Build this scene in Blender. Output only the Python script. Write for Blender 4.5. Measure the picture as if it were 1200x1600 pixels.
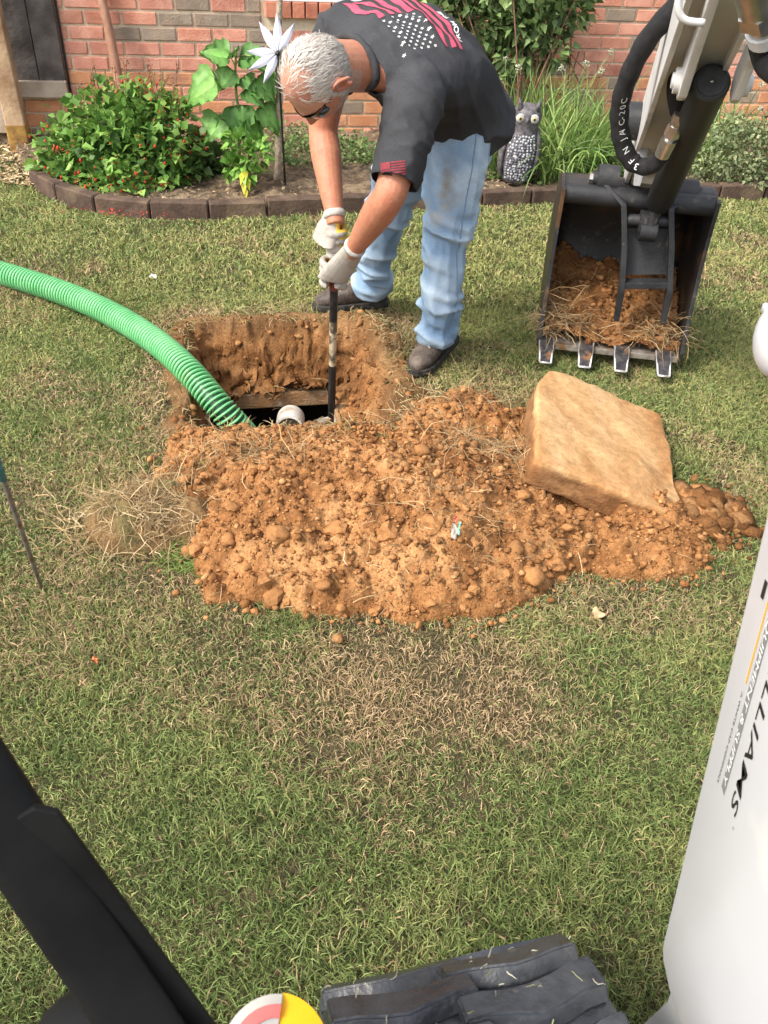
import bpy, bmesh, math, random
import numpy as np
from mathutils import Vector, Matrix
from mathutils.bvhtree import BVHTree

# ------------------------------------------------------------------ camera, sky, sun, exposure
for o in list(bpy.data.objects): bpy.data.objects.remove(o)
scene = bpy.context.scene
COL = scene.collection
CAM_H = 1.457
PITCH, ROLL, FPX = math.radians(38.05), math.radians(3.27), 1300.0
fw = np.array([0, math.cos(PITCH), -math.sin(PITCH)])
up0 = np.array([0, math.sin(PITCH), math.cos(PITCH)])
rt0 = np.array([1.0, 0, 0])
rt = math.cos(ROLL)*rt0 + math.sin(ROLL)*up0
up = -math.sin(ROLL)*rt0 + math.cos(ROLL)*up0
cd = bpy.data.cameras.new('Camera'); cam = bpy.data.objects.new('Camera', cd); COL.objects.link(cam)
cd.sensor_fit = 'HORIZONTAL'; cd.sensor_width = 36.0; cd.lens = FPX/1200*36.0
cd.clip_start = 0.02; cd.clip_end = 500
cam.matrix_world = Matrix(((rt[0], up[0], -fw[0], 0), (rt[1], up[1], -fw[1], 0), (rt[2], up[2], -fw[2], CAM_H), (0, 0, 0, 1)))
cd.dof.use_dof = True; cd.dof.focus_distance = 2.6; cd.dof.aperture_fstop = 24.0
scene.camera = cam
scene.render.resolution_x, scene.render.resolution_y = 768, 1024

SUN_EL, SUN_AZ = math.radians(50), math.radians(-124)     # azimuth measured from +y (forward) clockwise: sun high on the left
world = bpy.data.worlds.new('World'); scene.world = world; world.use_nodes = True
wn = world.node_tree; wn.nodes.clear()
sky = wn.nodes.new('ShaderNodeTexSky'); sky.sky_type = 'NISHITA'; sky.sun_disc = False
sky.sun_elevation = SUN_EL; sky.sun_rotation = SUN_AZ; sky.air_density = 1.0; sky.dust_density = 4.0; sky.ozone_density = 0.6
bg = wn.nodes.new('ShaderNodeBackground'); bg.inputs[1].default_value = 0.15
wo = wn.nodes.new('ShaderNodeOutputWorld')
hsv = wn.nodes.new('ShaderNodeHueSaturation'); hsv.inputs['Saturation'].default_value = 0.45      # milky haze: a paler sky all round
wn.links.new(sky.outputs[0], hsv.inputs['Color']); wn.links.new(hsv.outputs[0], bg.inputs[0]); wn.links.new(bg.outputs[0], wo.inputs[0])
sl = bpy.data.lights.new('Sun', 'SUN'); sl.energy = 1.5; sl.angle = math.radians(12); sl.color = (1.0, 0.93, 0.82)
so = bpy.data.objects.new('Sun', sl); COL.objects.link(so)
sd = Vector((math.sin(SUN_AZ)*math.cos(SUN_EL), math.cos(SUN_AZ)*math.cos(SUN_EL), math.sin(SUN_EL)))
so.rotation_euler = sd.to_track_quat('Z', 'Y').to_euler(); so.location = (0, 0, 10)
vs = scene.view_settings; vs.view_transform = 'Standard'; vs.look = 'None'; vs.gamma = 1.0; vs.exposure = 1.25
vs.use_curve_mapping = False

# ------------------------------------------------------------------ measuring helpers (photo pixel -> place)
def ray(x, y):
    return rt*((x-600)/FPX) - up*((y-800)/FPX) + fw
CAMP = np.array([0, 0, CAM_H])
def G(x, y, z=0.0):
    d = ray(x, y); return CAMP + d*(z-CAM_H)/d[2]
def Y(x, y, yy):
    d = ray(x, y); return CAMP + d*yy/d[1]
def K(x, y, k): return CAMP + ray(x, y)*k
def XP(x, y, xx):
    d = ray(x, y); return CAMP + d*xx/d[0]

# ------------------------------------------------------------------ noise
def _hash(ix, iy, iz, seed):
    n = (ix.astype(np.int64)*374761393 + iy.astype(np.int64)*668265263 + iz.astype(np.int64)*2147483647 + seed*974711) & 0xffffffff
    n = ((n ^ (n >> 13))*1274126177) & 0xffffffff
    n = n ^ (n >> 16)
    n = (n*2654435761) & 0xffffffff
    return ((n ^ (n >> 15)) & 0xffffff)/float(0xffffff)
def vnoise(p, seed=0):
    p = np.asarray(p, float); i = np.floor(p).astype(np.int64); f = p-i; f = f*f*(3-2*f); r = 0
    for dx in (0, 1):
        for dy in (0, 1):
            for dz in (0, 1):
                w = (f[:, 0] if dx else 1-f[:, 0])*(f[:, 1] if dy else 1-f[:, 1])*(f[:, 2] if dz else 1-f[:, 2])
                r = r + w*_hash(i[:, 0]+dx, i[:, 1]+dy, i[:, 2]+dz, seed)
    return r*2-1
def fbm(p, scale, octv=4, seed=0, gain=0.5):
    p = np.asarray(p, float)
    if p.shape[1] == 2: p = np.c_[p, np.zeros(len(p))+0.37]
    r = 0; a = 1; s = scale
    for k in range(octv):
        r = r + a*vnoise(p*s+17.3*k, seed+k); a *= gain; s *= 2.03
    return r
def worley(p, scale, seed=0):
    p = np.asarray(p, float)[:, :2]*scale; i = np.floor(p).astype(np.int64)
    d1 = np.full(len(p), 9.); cid = np.zeros(len(p)); d2 = np.full(len(p), 9.)
    for dx in (-1, 0, 1):
        for dy in (-1, 0, 1):
            c = i+np.array([dx, dy]); z = c[:, 0]*0
            q = c+np.c_[_hash(c[:, 0], c[:, 1], z, seed), _hash(c[:, 0], c[:, 1], z+1, seed)]
            d = np.hypot(*(p-q).T); m = d < d1
            d2 = np.where(m, d1, np.minimum(d2, d)); cid = np.where(m, _hash(c[:, 0], c[:, 1], z+2, seed), cid); d1 = np.where(m, d, d1)
    return d1, d2, cid
def sstep(a, b, x):
    t = np.clip((x-a)/(b-a), 0, 1); return t*t*(3-2*t)

# ------------------------------------------------------------------ materials
MATS = {}
def newmat(name):
    m = bpy.data.materials.new(name); m.use_nodes = True; m.node_tree.nodes.clear(); return m, m.node_tree.nodes, m.node_tree.links
def mat(name, c1, c2=None, rough=0.7, scale=20.0, detail=4.0, bump=0.0, bscale=None, metal=0.0, spec=0.4, coord='Object',
        spots=None, rnd=0.0, bdist=0.01, coat=0.0, rough2=None, ramp=(0.35, 0.65)):
    """noise-mottled principled surface; spots=(colour, scale, low, high) adds a second layer of stains"""
    if name in MATS: return MATS[name]
    m, N, L = newmat(name)
    out = N.new('ShaderNodeOutputMaterial'); b = N.new('ShaderNodeBsdfPrincipled'); L.new(b.outputs[0], out.inputs[0])
    b.inputs['Roughness'].default_value = rough; b.inputs['Metallic'].default_value = metal
    b.inputs['Specular IOR Level'].default_value = spec
    b.inputs['Coat Weight'].default_value = coat
    tc = N.new('ShaderNodeTexCoord'); src = tc.outputs[coord]
    if rnd:
        oi = N.new('ShaderNodeObjectInfo'); va = N.new('ShaderNodeVectorMath'); va.operation = 'SCALE'
        cmb = N.new('ShaderNodeCombineXYZ')
        for k in range(3): L.new(oi.outputs['Random'], cmb.inputs[k])
        L.new(cmb.outputs[0], va.inputs[0]); va.inputs['Scale'].default_value = 57.0
        ad = N.new('ShaderNodeVectorMath'); L.new(src, ad.inputs[0]); L.new(va.outputs[0], ad.inputs[1]); src = ad.outputs[0]
    no = N.new('ShaderNodeTexNoise'); no.inputs['Scale'].default_value = scale; no.inputs['Detail'].default_value = detail
    L.new(src, no.inputs['Vector'])
    col = None
    if c2 is None: b.inputs['Base Color'].default_value = (*c1, 1)
    else:
        cr = N.new('ShaderNodeValToRGB'); cr.color_ramp.elements[0].color = (*c1, 1); cr.color_ramp.elements[1].color = (*c2, 1)
        cr.color_ramp.elements[0].position, cr.color_ramp.elements[1].position = ramp
        L.new(no.outputs['Fac'], cr.inputs[0]); col = cr.outputs[0]
        if spots:
            for sp in (spots if isinstance(spots, list) else [spots]):
                n2 = N.new('ShaderNodeTexNoise'); n2.inputs['Scale'].default_value = sp[1]; n2.inputs['Detail'].default_value = 5
                L.new(src, n2.inputs['Vector'])
                mr = N.new('ShaderNodeMapRange'); mr.inputs[1].default_value = sp[2]; mr.inputs[2].default_value = sp[3]; L.new(n2.outputs['Fac'], mr.inputs[0])
                mx = N.new('ShaderNodeMix'); mx.data_type = 'RGBA'; L.new(mr.outputs[0], mx.inputs[0]); L.new(col, mx.inputs[6]); mx.inputs[7].default_value = (*sp[0], 1); col = mx.outputs[2]
        if rnd:
            hs = N.new('ShaderNodeHueSaturation'); mr = N.new('ShaderNodeMapRange'); mr.inputs[3].default_value = 1-rnd; mr.inputs[4].default_value = 1+rnd
            L.new(oi.outputs['Random'], mr.inputs[0]); L.new(mr.outputs[0], hs.inputs['Value']); L.new(col, hs.inputs['Color']); col = hs.outputs[0]
        L.new(col, b.inputs['Base Color'])
    if rough2 is not None:
        mr = N.new('ShaderNodeMapRange'); mr.inputs[3].default_value = rough; mr.inputs[4].default_value = rough2; mr.inputs[1].default_value = .3; mr.inputs[2].default_value = .7
        L.new(no.outputs['Fac'], mr.inputs[0]); L.new(mr.outputs[0], b.inputs['Roughness'])
    if bump:
        nb = N.new('ShaderNodeTexNoise'); nb.inputs['Scale'].default_value = bscale or scale*3; nb.inputs['Detail'].default_value = 6
        L.new(src, nb.inputs['Vector']); bp = N.new('ShaderNodeBump'); bp.inputs['Strength'].default_value = bump; bp.inputs['Distance'].default_value = bdist
        L.new(nb.outputs['Fac'], bp.inputs['Height']); L.new(bp.outputs[0], b.inputs['Normal'])
    MATS[name] = m; return m
def vmat(name, rough=0.6, spec=0.3, trans=0.0, bump=0.0, bscale=300.0, noise=0.0, nscale=40.0):
    """colour from the mesh's own 'col' attribute (pigment), optional leaf translucency and fine bump"""
    if name in MATS: return MATS[name]
    m, N, L = newmat(name)
    out = N.new('ShaderNodeOutputMaterial'); b = N.new('ShaderNodeBsdfPrincipled')
    b.inputs['Roughness'].default_value = rough; b.inputs['Specular IOR Level'].default_value = spec
    a = N.new('ShaderNodeAttribute'); a.attribute_name = 'col'; col = a.outputs['Color']
    tc = N.new('ShaderNodeTexCoord')
    if noise:
        no = N.new('ShaderNodeTexNoise'); no.inputs['Scale'].default_value = nscale; no.inputs['Detail'].default_value = 6; L.new(tc.outputs['Object'], no.inputs['Vector'])
        mr = N.new('ShaderNodeMapRange'); mr.inputs[1].default_value = .3; mr.inputs[2].default_value = .7; mr.inputs[3].default_value = 1-noise; mr.inputs[4].default_value = 1+noise; L.new(no.outputs['Fac'], mr.inputs[0])
        vm = N.new('ShaderNodeVectorMath'); vm.operation = 'SCALE'; L.new(col, vm.inputs[0]); L.new(mr.outputs[0], vm.inputs['Scale']); col = vm.outputs[0]
    L.new(col, b.inputs['Base Color'])
    if bump:
        nb = N.new('ShaderNodeTexNoise'); nb.inputs['Scale'].default_value = bscale; nb.inputs['Detail'].default_value = 6; L.new(tc.outputs['Object'], nb.inputs['Vector'])
        bp = N.new('ShaderNodeBump'); bp.inputs['Strength'].default_value = bump; bp.inputs['Distance'].default_value = 0.005
        L.new(nb.outputs['Fac'], bp.inputs['Height']); L.new(bp.outputs[0], b.inputs['Normal'])
    if trans:
        t = N.new('ShaderNodeBsdfTranslucent'); L.new(col, t.inputs['Color'])
        mx = N.new('ShaderNodeMixShader'); mx.inputs[0].default_value = trans; L.new(b.outputs[0], mx.inputs[1]); L.new(t.outputs[0], mx.inputs[2]); L.new(mx.outputs[0], out.inputs[0])
    else: L.new(b.outputs[0], out.inputs[0])
    MATS[name] = m; return m

# ------------------------------------------------------------------ mesh helpers
ORG = {}
def fastmesh(name, V, T, cols=None, smooth=True):
    V = np.asarray(V, np.float32); T = np.asarray(T, np.int32)
    me = bpy.data.meshes.new(name); me.vertices.add(len(V)); me.vertices.foreach_set('co', V.ravel())
    k = T.shape[1]; me.loops.add(T.size); me.loops.foreach_set('vertex_index', T.ravel())
    me.polygons.add(len(T)); me.polygons.foreach_set('loop_start', np.arange(0, T.size, k, dtype=np.int32))
    me.polygons.foreach_set('use_smooth', np.full(len(T), smooth)); me.update(calc_edges=True); me.validate()
    if cols is not None: setcol(me, cols)
    return me
def setcol(me, cols):
    c = np.asarray(cols, np.float32)
    if c.ndim == 1: c = np.tile(c, (len(me.vertices), 1))
    if c.shape[1] == 3: c = np.c_[c, np.ones(len(c), np.float32)]
    at = me.color_attributes.new('col', 'FLOAT_COLOR', 'POINT'); at.data.foreach_set('color', c.astype(np.float32).ravel())
class MB:
    def __init__(s): s.V = []; s.F = []; s.C = []; s.n = 0
    def add(s, V, F, c=None):
        V = np.asarray(V, float).reshape(-1, 3); s.V.append(V); s.F += [tuple(int(i)+s.n for i in f) for f in F]; s.n += len(V)
        if c is not None:
            c = np.asarray(c, float); s.C.append(np.tile(c, (len(V), 1)) if c.ndim == 1 else c)
        return s
    def box(s, c, size, R=None, bev=0.0, col=None):
        hx, hy, hz = np.array(size)/2.0
        if bev:
            bm = bmesh.new(); bmesh.ops.create_cube(bm, size=1.0)
            for v in bm.verts: v.co = Vector((v.co.x*2*hx, v.co.y*2*hy, v.co.z*2*hz))
            bmesh.ops.bevel(bm, geom=bm.edges[:], offset=bev, segments=1, affect='EDGES', profile=0.5)
            bm.verts.index_update(); V = np.array([v.co[:] for v in bm.verts]); F = [[v.index for v in f.verts] for f in bm.faces]; bm.free()
        else:
            V = np.array([(x, y, z) for x in (-hx, hx) for y in (-hy, hy) for z in (-hz, hz)])
            F = [(0, 1, 3, 2), (4, 6, 7, 5), (0, 4, 5, 1), (2, 3, 7, 6), (0, 2, 6, 4), (1, 5, 7, 3)]
        if R is not None: V = V@np.array(R).T
        return s.add(V+np.array(c), F, col)
    def tube(s, pts, rad, n=10, caps=True, col=None, ell=None):
        pts = np.asarray(pts, float); m = len(pts); rad = np.broadcast_to(np.asarray(rad, float), (m,))
        T = np.gradient(pts, axis=0); T /= np.linalg.norm(T, axis=1)[:, None]+1e-12
        a = np.array([0, 0, 1.0]) if abs(T[0, 2]) < .9 else np.array([1.0, 0, 0])
        u = np.cross(T[0], a); u /= np.linalg.norm(u); V = []
        for i in range(m):
            u = u-T[i]*(u@T[i]); u /= np.linalg.norm(u)+1e-12; w = np.cross(T[i], u)
            for k in range(n):
                t = 2*math.pi*k/n; V.append(pts[i]+rad[i]*(math.cos(t)*u+math.sin(t)*w))
        F = [(i*n+k, i*n+(k+1) % n, (i+1)*n+(k+1) % n, (i+1)*n+k) for i in range(m-1) for k in range(n)]
        if caps: F += [tuple(range(n-1, -1, -1)), tuple((m-1)*n+k for k in range(n))]
        c = None
        if col is not None:
            c = np.asarray(col, float); c = np.repeat(c, n, axis=0) if c.ndim == 2 else c
        return s.add(V, F, c)
    def loft(s, C, U, W, A, B, n=24, caps=True, pw=2.0, col=None):
        """elliptic sections: centres C, unit axes U, W, half-sizes A, B; pw>2 squares the section"""
        V = []; m = len(C)
        for i in range(m):
            for k in range(n):
                t = 2*math.pi*k/n; ct, st = math.cos(t), math.sin(t)
                e = 2.0/pw; cx = math.copysign(abs(ct)**e, ct); sx = math.copysign(abs(st)**e, st)
                V.append(np.array(C[i])+np.array(U[i])*A[i]*cx+np.array(W[i])*B[i]*sx)
        F = [(i*n+k, i*n+(k+1) % n, (i+1)*n+(k+1) % n, (i+1)*n+k) for i in range(m-1) for k in range(n)]
        if caps: F += [tuple(range(n-1, -1, -1)), tuple((m-1)*n+k for k in range(n))]
        return s.add(V, F, col)
    def ball(s, c, r, R=None, nu=16, nv=10, col=None):
        r = np.broadcast_to(np.asarray(r, float), (3,)); V = [(0, 0, -1)]
        for j in range(1, nv):
            p = -math.pi/2+math.pi*j/nv
            for k in range(nu): V.append((math.cos(p)*math.cos(2*math.pi*k/nu), math.cos(p)*math.sin(2*math.pi*k/nu), math.sin(p)))
        V.append((0, 0, 1)); V = np.array(V)*r
        if R is not None: V = V@np.array(R).T
        F = [(0, 1+(k+1) % nu, 1+k) for k in range(nu)]
        for j in range(nv-2): F += [(1+j*nu+k, 1+j*nu+(k+1) % nu, 1+(j+1)*nu+(k+1) % nu, 1+(j+1)*nu+k) for k in range(nu)]
        e = len(V)-1; F += [(e, e-nu+k, e-nu+(k+1) % nu) for k in range(nu)]
        return s.add(V+np.array(c), F, col)
    def prism(s, poly, o, u, v, w, th, col=None):
        """polygon (2-D list) in axes u, v at o, extruded th along w (centred)"""
        o, u, v, w = map(np.array, (o, u, v, w)); n = len(poly)
        V = [o+u*p[0]+v*p[1]-w*th/2 for p in poly]+[o+u*p[0]+v*p[1]+w*th/2 for p in poly]
        F = [tuple(range(n-1, -1, -1)), tuple(range(n, 2*n))]+[(i, (i+1) % n, n+(i+1) % n, n+i) for i in range(n)]
        return s.add(V, F, col)
    def arrays(s): return np.concatenate(s.V), s.F
    def build(s, name, material, parent=None, smooth=True, bevel=0.0, angle=None, fix=True):
        V = np.concatenate(s.V); org = ORG[parent.name] if parent else None
        if org is None: org = np.array([V[:, 0].mean(), V[:, 1].mean(), V[:, 2].min()])
        me = bpy.data.meshes.new(name); me.from_pydata((V-org).tolist(), [], s.F)
        if s.C: setcol(me, np.concatenate(s.C))
        if fix:
            bm = bmesh.new(); bm.from_mesh(me); bmesh.ops.recalc_face_normals(bm, faces=bm.faces[:])
            if bevel: bmesh.ops.bevel(bm, geom=[e for e in bm.edges if len(e.link_faces) == 2 and e.calc_face_angle(0) > .5], offset=bevel, segments=2, affect='EDGES', profile=.6, clamp_overlap=True)
            bm.to_mesh(me); bm.free()
        return link(name, me, material, parent, org, smooth, angle)
def link(name, me, material, parent=None, org=None, smooth=True, angle=None):
    if material is not None and not me.materials: me.materials.append(material)
    me.polygons.foreach_set('use_smooth', np.full(len(me.polygons), bool(smooth)))
    if smooth and angle:
        try: me.set_sharp_from_angle(angle=math.radians(angle))
        except Exception: pass
    o = bpy.data.objects.new(name, me); COL.objects.link(o)
    if parent is not None: o.parent = parent; ORG[o.name] = ORG[parent.name]
    else:
        org = np.zeros(3) if org is None else org; o.location = org; ORG[o.name] = np.array(org)
    return o
def put(name, me, material, parent=None, smooth=True):      # mesh given in world coordinates
    org = ORG[parent.name] if parent is not None else np.zeros(3)
    if parent is not None:
        n = len(me.vertices); co = np.empty(n*3, np.float32); me.vertices.foreach_get('co', co); co = (co.reshape(-1, 3)-org).astype(np.float32); me.vertices.foreach_set('co', co.ravel()); me.update()
    return link(name, me, material, parent, org, smooth)
def thing(name, loc, label, cat, group=None):
    o = bpy.data.objects.new(name, None); COL.objects.link(o); o.location = loc; o.empty_display_size = .1
    ORG[o.name] = np.array(loc, float); return tag(o, label, cat, group)
def tag(o, label=None, cat=None, group=None, kind=None):
    if label: o['label'] = label
    if cat: o['category'] = cat
    if group: o['group'] = group
    if kind: o['kind'] = kind
    return o
def unit(v): v = np.asarray(v, float); return v/np.linalg.norm(v)
def rotz(a): c, s = math.cos(a), math.sin(a); return np.array([[c, -s, 0], [s, c, 0], [0, 0, 1]])
def basis(x, y, z): return np.stack([x, y, z], 1)
def spline(P, n):
    P = np.asarray(P, float); m = len(P); t = np.linspace(0, m-1, n); i = np.clip(t.astype(int), 0, m-2); f = (t-i)[:, None]
    Q = np.vstack([2*P[0]-P[1], P, 2*P[-1]-P[-2]]); p0, p1, p2, p3 = Q[i], Q[i+1], Q[i+2], Q[i+3]
    return .5*((2*p1)+(-p0+p2)*f+(2*p0-5*p1+4*p2-p3)*f*f+(-p0+3*p1-3*p2+p3)*f**3)
def remesh(mb, voxel, smooth=4, fac=.5):
    V, F = mb.arrays(); me = bpy.data.meshes.new('t'); me.from_pydata(V.tolist(), [], F)
    bm = bmesh.new(); bm.from_mesh(me); bmesh.ops.recalc_face_normals(bm, faces=bm.faces[:]); bm.to_mesh(me); bm.free()
    o = bpy.data.objects.new('t', me); COL.objects.link(o)
    r = o.modifiers.new('r', 'REMESH'); r.mode = 'VOXEL'; r.voxel_size = voxel
    if smooth:
        sm = o.modifiers.new('s', 'SMOOTH'); sm.factor = fac; sm.iterations = smooth
    dg = bpy.context.evaluated_depsgraph_get(); m2 = bpy.data.meshes.new_from_object(o.evaluated_get(dg))
    bpy.data.objects.remove(o); bpy.data.meshes.remove(me)
    return m2
def co(me):
    a = np.empty(len(me.vertices)*3, np.float32); me.vertices.foreach_get('co', a); return a.reshape(-1, 3).astype(float)
def nrm(me):
    a = np.empty(len(me.vertices)*3, np.float32); me.vertices.foreach_get('normal', a); return a.reshape(-1, 3).astype(float)
def setco(me, V): me.vertices.foreach_set('co', np.asarray(V, np.float32).ravel()); me.update()
def strips(P, Wd, nrmv=None):
    """ribbons: P (n,k,3) centre lines, Wd (n,k) half widths -> verts, tris; last point tapers to a tip"""
    n, k, _ = P.shape
    T = P[:, -1]-P[:, 0]; T /= np.linalg.norm(T, axis=1)[:, None]+1e-9
    if nrmv is None: nrmv = np.tile(np.array([0, 0, 1.0]), (n, 1))
    S = np.cross(T, nrmv); S /= np.linalg.norm(S, axis=1)[:, None]+1e-9
    L = P[:, :-1]-S[:, None]*Wd[:, :-1, None]; R = P[:, :-1]+S[:, None]*Wd[:, :-1, None]
    V = np.concatenate([np.stack([L, R], 2).reshape(n, -1, 3), P[:, -1:]], 1); nv = V.shape[1]; tri = []
    for j in range(k-2): a = 2*j; tri += [(a, a+1, a+3), (a, a+3, a+2)]
    a = 2*(k-2); tri += [(a, a+1, a+2)]
    tri = np.array(tri); T = (np.arange(n)*nv)[:, None, None]+tri[None]
    return V.reshape(-1, 3), T.reshape(-1, 3), nv
rng = np.random.default_rng(7); random.seed(7)
# ================================================================== SETTING: lawn, pit, bed, wall
PSI = math.radians(12.54); WD = 5.8048
WU = np.array([math.cos(PSI), math.sin(PSI), 0]); WN = np.array([math.sin(PSI), -math.cos(PSI), 0])   # along wall, out of wall (towards lawn)
def wallp(s, z, out=0.0): return np.array([0, WD, 0])+WU*s+WN*out+np.array([0, 0, z])
PC = np.array([-.37, 2.665]); PHX, PHY = .375, .405
def pit_uv(x, y):
    dx, dy = x-PC[0], y-PC[1]; c, s = math.cos(PSI), math.sin(PSI); return dx*c+dy*s, -dx*s+dy*c
def pit_xy(u, v):
    c, s = math.cos(PSI), math.sin(PSI); return PC[0]+u*c-v*s, PC[1]+u*s+v*c
def pit_sd(x, y, r=.10):      # >0 inside
    u, v = pit_uv(x, y); qx = np.abs(u)-PHX+r; qy = np.abs(v)-PHY+r
    return -(np.hypot(np.maximum(qx, 0), np.maximum(qy, 0))+np.minimum(np.maximum(qx, qy), 0)-r)
BUMPS = [(-.02, 1.86, .52, .42, .150), (-.40, 1.98, .30, .30, .10), (-.28, 1.70, .26, .22, .10), (.24, 1.78, .34, .30, .10), (.26, 2.26, .30, .24, .10),
         (.55, 1.80, .38, .16, .055), (.74, 1.88, .2, .14, .06), (-.05, 2.2, .4, .17, .09), (.42, 2.05, .22, .2, .07), (-.46, 2.12, .22, .22, .085), (.10, 1.55, .3, .14, .05)]
def mound_h(x, y):
    P = np.c_[x, y]; wx = x+.05*fbm(P, 5, 3, 3); wy = y+.05*fbm(P, 5, 3, 9); h = np.zeros(len(x))
    for cx, cy, rx, ry, hh in BUMPS:
        q = 1-((wx-cx)/rx)**2-((wy-cy)/ry)**2; b = hh*np.clip(q, 0, 1)**.75
        h = np.maximum(h, b)+.25*np.minimum(h, b)
    cap = np.clip((2.16+.10*np.clip(x+.1, 0, 1)-y+.03*fbm(P, 9, 3, 14))*.62, .012, 1)+1.0*sstep(.02, .14, x-.02)
    h = np.where(h > cap, cap+.1*(h-cap), h)
    return h*(1-sstep(-.03, .07, pit_sd(x, y)))
def sod_h(x, y):
    P = np.c_[x, y]; wx = x+.04*fbm(P, 7, 3, 13); wy = y+.04*fbm(P, 7, 3, 19)
    q = 1-((wx+.62)/.22)**2-((wy-1.75)/.13)**2; return .085*np.clip(q, 0, 1)**.6
BEDX = np.array([-3.6, -2.35, -2.018, -1.83, -1.657, -1.363, -.954, -.483, .112, .787, 1.745, 2.147, 3.4])
BEDY = np.array([5.6, 5.15, 4.569, 4.36, 4.209, 4.143, 4.184, 4.313, 4.486, 4.711, 4.971, 5.067, 5.39])
def bed_y(x): return np.interp(x, BEDX, BEDY)
def ground_z(x, y): return .012*fbm(np.c_[x, y], 1.3, 3, 40)
def dead(x, y):               # share of straw-coloured, dried turf
    P = np.c_[x, y]; n = fbm(P, 3.2, 4, 51)
    a = np.clip(1.25-np.hypot((x-.02)/.52, (y-1.22)/.27)+.55*n, 0, 1)
    a = np.maximum(a, .8*np.clip(1.0-np.hypot((x+.5)/.4, (y-1.55)/.25)+.5*n, 0, 1))
    rim = pit_sd(x, y); a = np.maximum(a, .95*sstep(-.26, -.02, rim+.07*n))
    a = np.maximum(a, .7*np.clip(1-np.hypot((x-.45)/.5, (y-2.55)/.24)+.5*n, 0, 1))
    a = np.maximum(a, .55*np.clip(1-np.hypot((x-.6)/.5, (y-1.55)/.2)+.7*n, 0, 1))
    a = np.maximum(a, .9*sstep(.25, .75, fbm(P, 2.1, 4, 77))*.55)
    return a

soil_rgb = np.array([.295, .138, .052]); soil_dk = np.array([.165, .072, .027]); soil_lt = np.array([.385, .205, .088])
def soilcol(V, seed=0, k=1.0):
    n = fbm(V, 9, 4, 200+seed); n2 = fbm(V, 60, 3, 230+seed)
    t = np.clip(.5+.55*n+.35*n2, 0, 1)[:, None]
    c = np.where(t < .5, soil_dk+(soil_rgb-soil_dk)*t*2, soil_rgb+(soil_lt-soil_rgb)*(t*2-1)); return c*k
M_soil = vmat('loose_clay_soil', rough=.95, spec=.1, bump=.9, bscale=160, noise=.28, nscale=120)
M_grass = vmat('grass_blades', rough=.55, spec=.25, trans=.28)
M_straw = vmat('dry_roots', rough=.8, spec=.15, trans=.1)
M_turf = mat('turf_thatch', (.055, .05, .022), (.15, .115, .05), rough=.95, scale=18, detail=8, bump=1.0, bscale=260, bdist=.02, spots=[((.075, .085, .025), 3.0, .45, .65), ((.22, .165, .085), 130, .54, .66), ((.02, .018, .009), 70, .56, .70)], ramp=(.3, .7))

# ---- lawn sheet (fine in view, coarse to the horizon), open where the pit is
xs = np.unique(np.r_[np.linspace(-60, -3, 12), np.arange(-3, 3.4, .035), np.linspace(3.4, 60, 12)])
ys = np.unique(np.r_[np.linspace(-60, -.6, 12), np.arange(-.6, 5.6, .035), np.linspace(5.6, 60, 10)])
gx, gy = np.meshgrid(xs, ys); fx, fy = gx.ravel(), gy.ravel()
z = ground_z(fx, fy)*(np.abs(fx) < 4)-.012-.25*(pit_sd(fx, fy) > -.005)
V = np.c_[fx, fy, z]; nx = len(xs); idx = np.arange(len(V)).reshape(gx.shape)
Q = np.stack([idx[:-1, :-1], idx[:-1, 1:], idx[1:, 1:], idx[1:, :-1]], -1).reshape(-1, 4)
cen = V[Q].mean(1); Q = Q[pit_sd(cen[:, 0], cen[:, 1]) < .0]
lawn = put('lawn', fastmesh('lawn', V, Q), M_turf); tag(lawn, 'mown green lawn with dried brown patches around the dug hole', None, kind='structure')

# ---- the pit: clay walls down to the tank lid level
st = .0065
xs = np.arange(-1.0, .30, st); ys = np.arange(2.0, 3.32, st); gx, gy = np.meshgrid(xs, ys); fx, fy = gx.ravel(), gy.ravel()
P2 = np.c_[fx, fy]; sd_ = pit_sd(fx, fy)+.030*fbm(P2, 7, 4, 5)
u_, v_ = pit_uv(fx, fy)
ww = .125+.10*sstep(.15, .32, u_)+.02*fbm(P2, 5, 2, 8)
dep = sstep(0, 1, sd_/ww)
z = .006-.262*dep+ground_z(fx, fy)*(1-dep)
d1, d2, cid = worley(P2, 26, 2)
z += (.026*fbm(P2, 24, 4, 6)+.020*(cid-.5))*sstep(-.02, .05, sd_)
z += .014*sstep(-.07, -.01, sd_)*(1-sstep(0, .04, sd_))*(.6+.6*fbm(P2, 12, 3, 4))
z -= .045*(1-sstep(-.10, -.045, sd_+.02*fbm(P2, 16, 3, 44)))
V = np.c_[fx, fy, z]; V[:, 0] += .030*fbm(V*np.array([1, 1, 1.6]), 24, 4, 61, .6)*dep; V[:, 1] += .030*fbm(V*np.array([1, 1, 1.6]), 24, 4, 62, .6)*dep
idx = np.arange(len(V)).reshape(gx.shape)
Q = np.stack([idx[:-1, :-1], idx[:-1, 1:], idx[1:, 1:], idx[1:, :-1]], -1).reshape(-1, 4)
cu, cv = pit_uv(*V[Q].mean(1)[:, :2].T)
OU0, OU1, OV0, OV1 = -.30, .185, -.27, .285
Q = Q[~((cu > OU0-.012+.01*np.sin(cv*40)) & (cu < OU1+.012) & (cv > OV0-.012) & (cv < OV1-.012+.01*np.sin(cu*37)))]
cpit = soilcol(V, 3)
topsoil = (1-sstep(.0, .35, dep))[:, None]; cpit = cpit*(1-.55*topsoil)+np.array([.13, .085, .045])*.55*topsoil
wet = sstep(.2, .8, .5+.6*fbm(V, 4, 3, 88))[:, None]; cpit *= (1-.36*wet)
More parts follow.
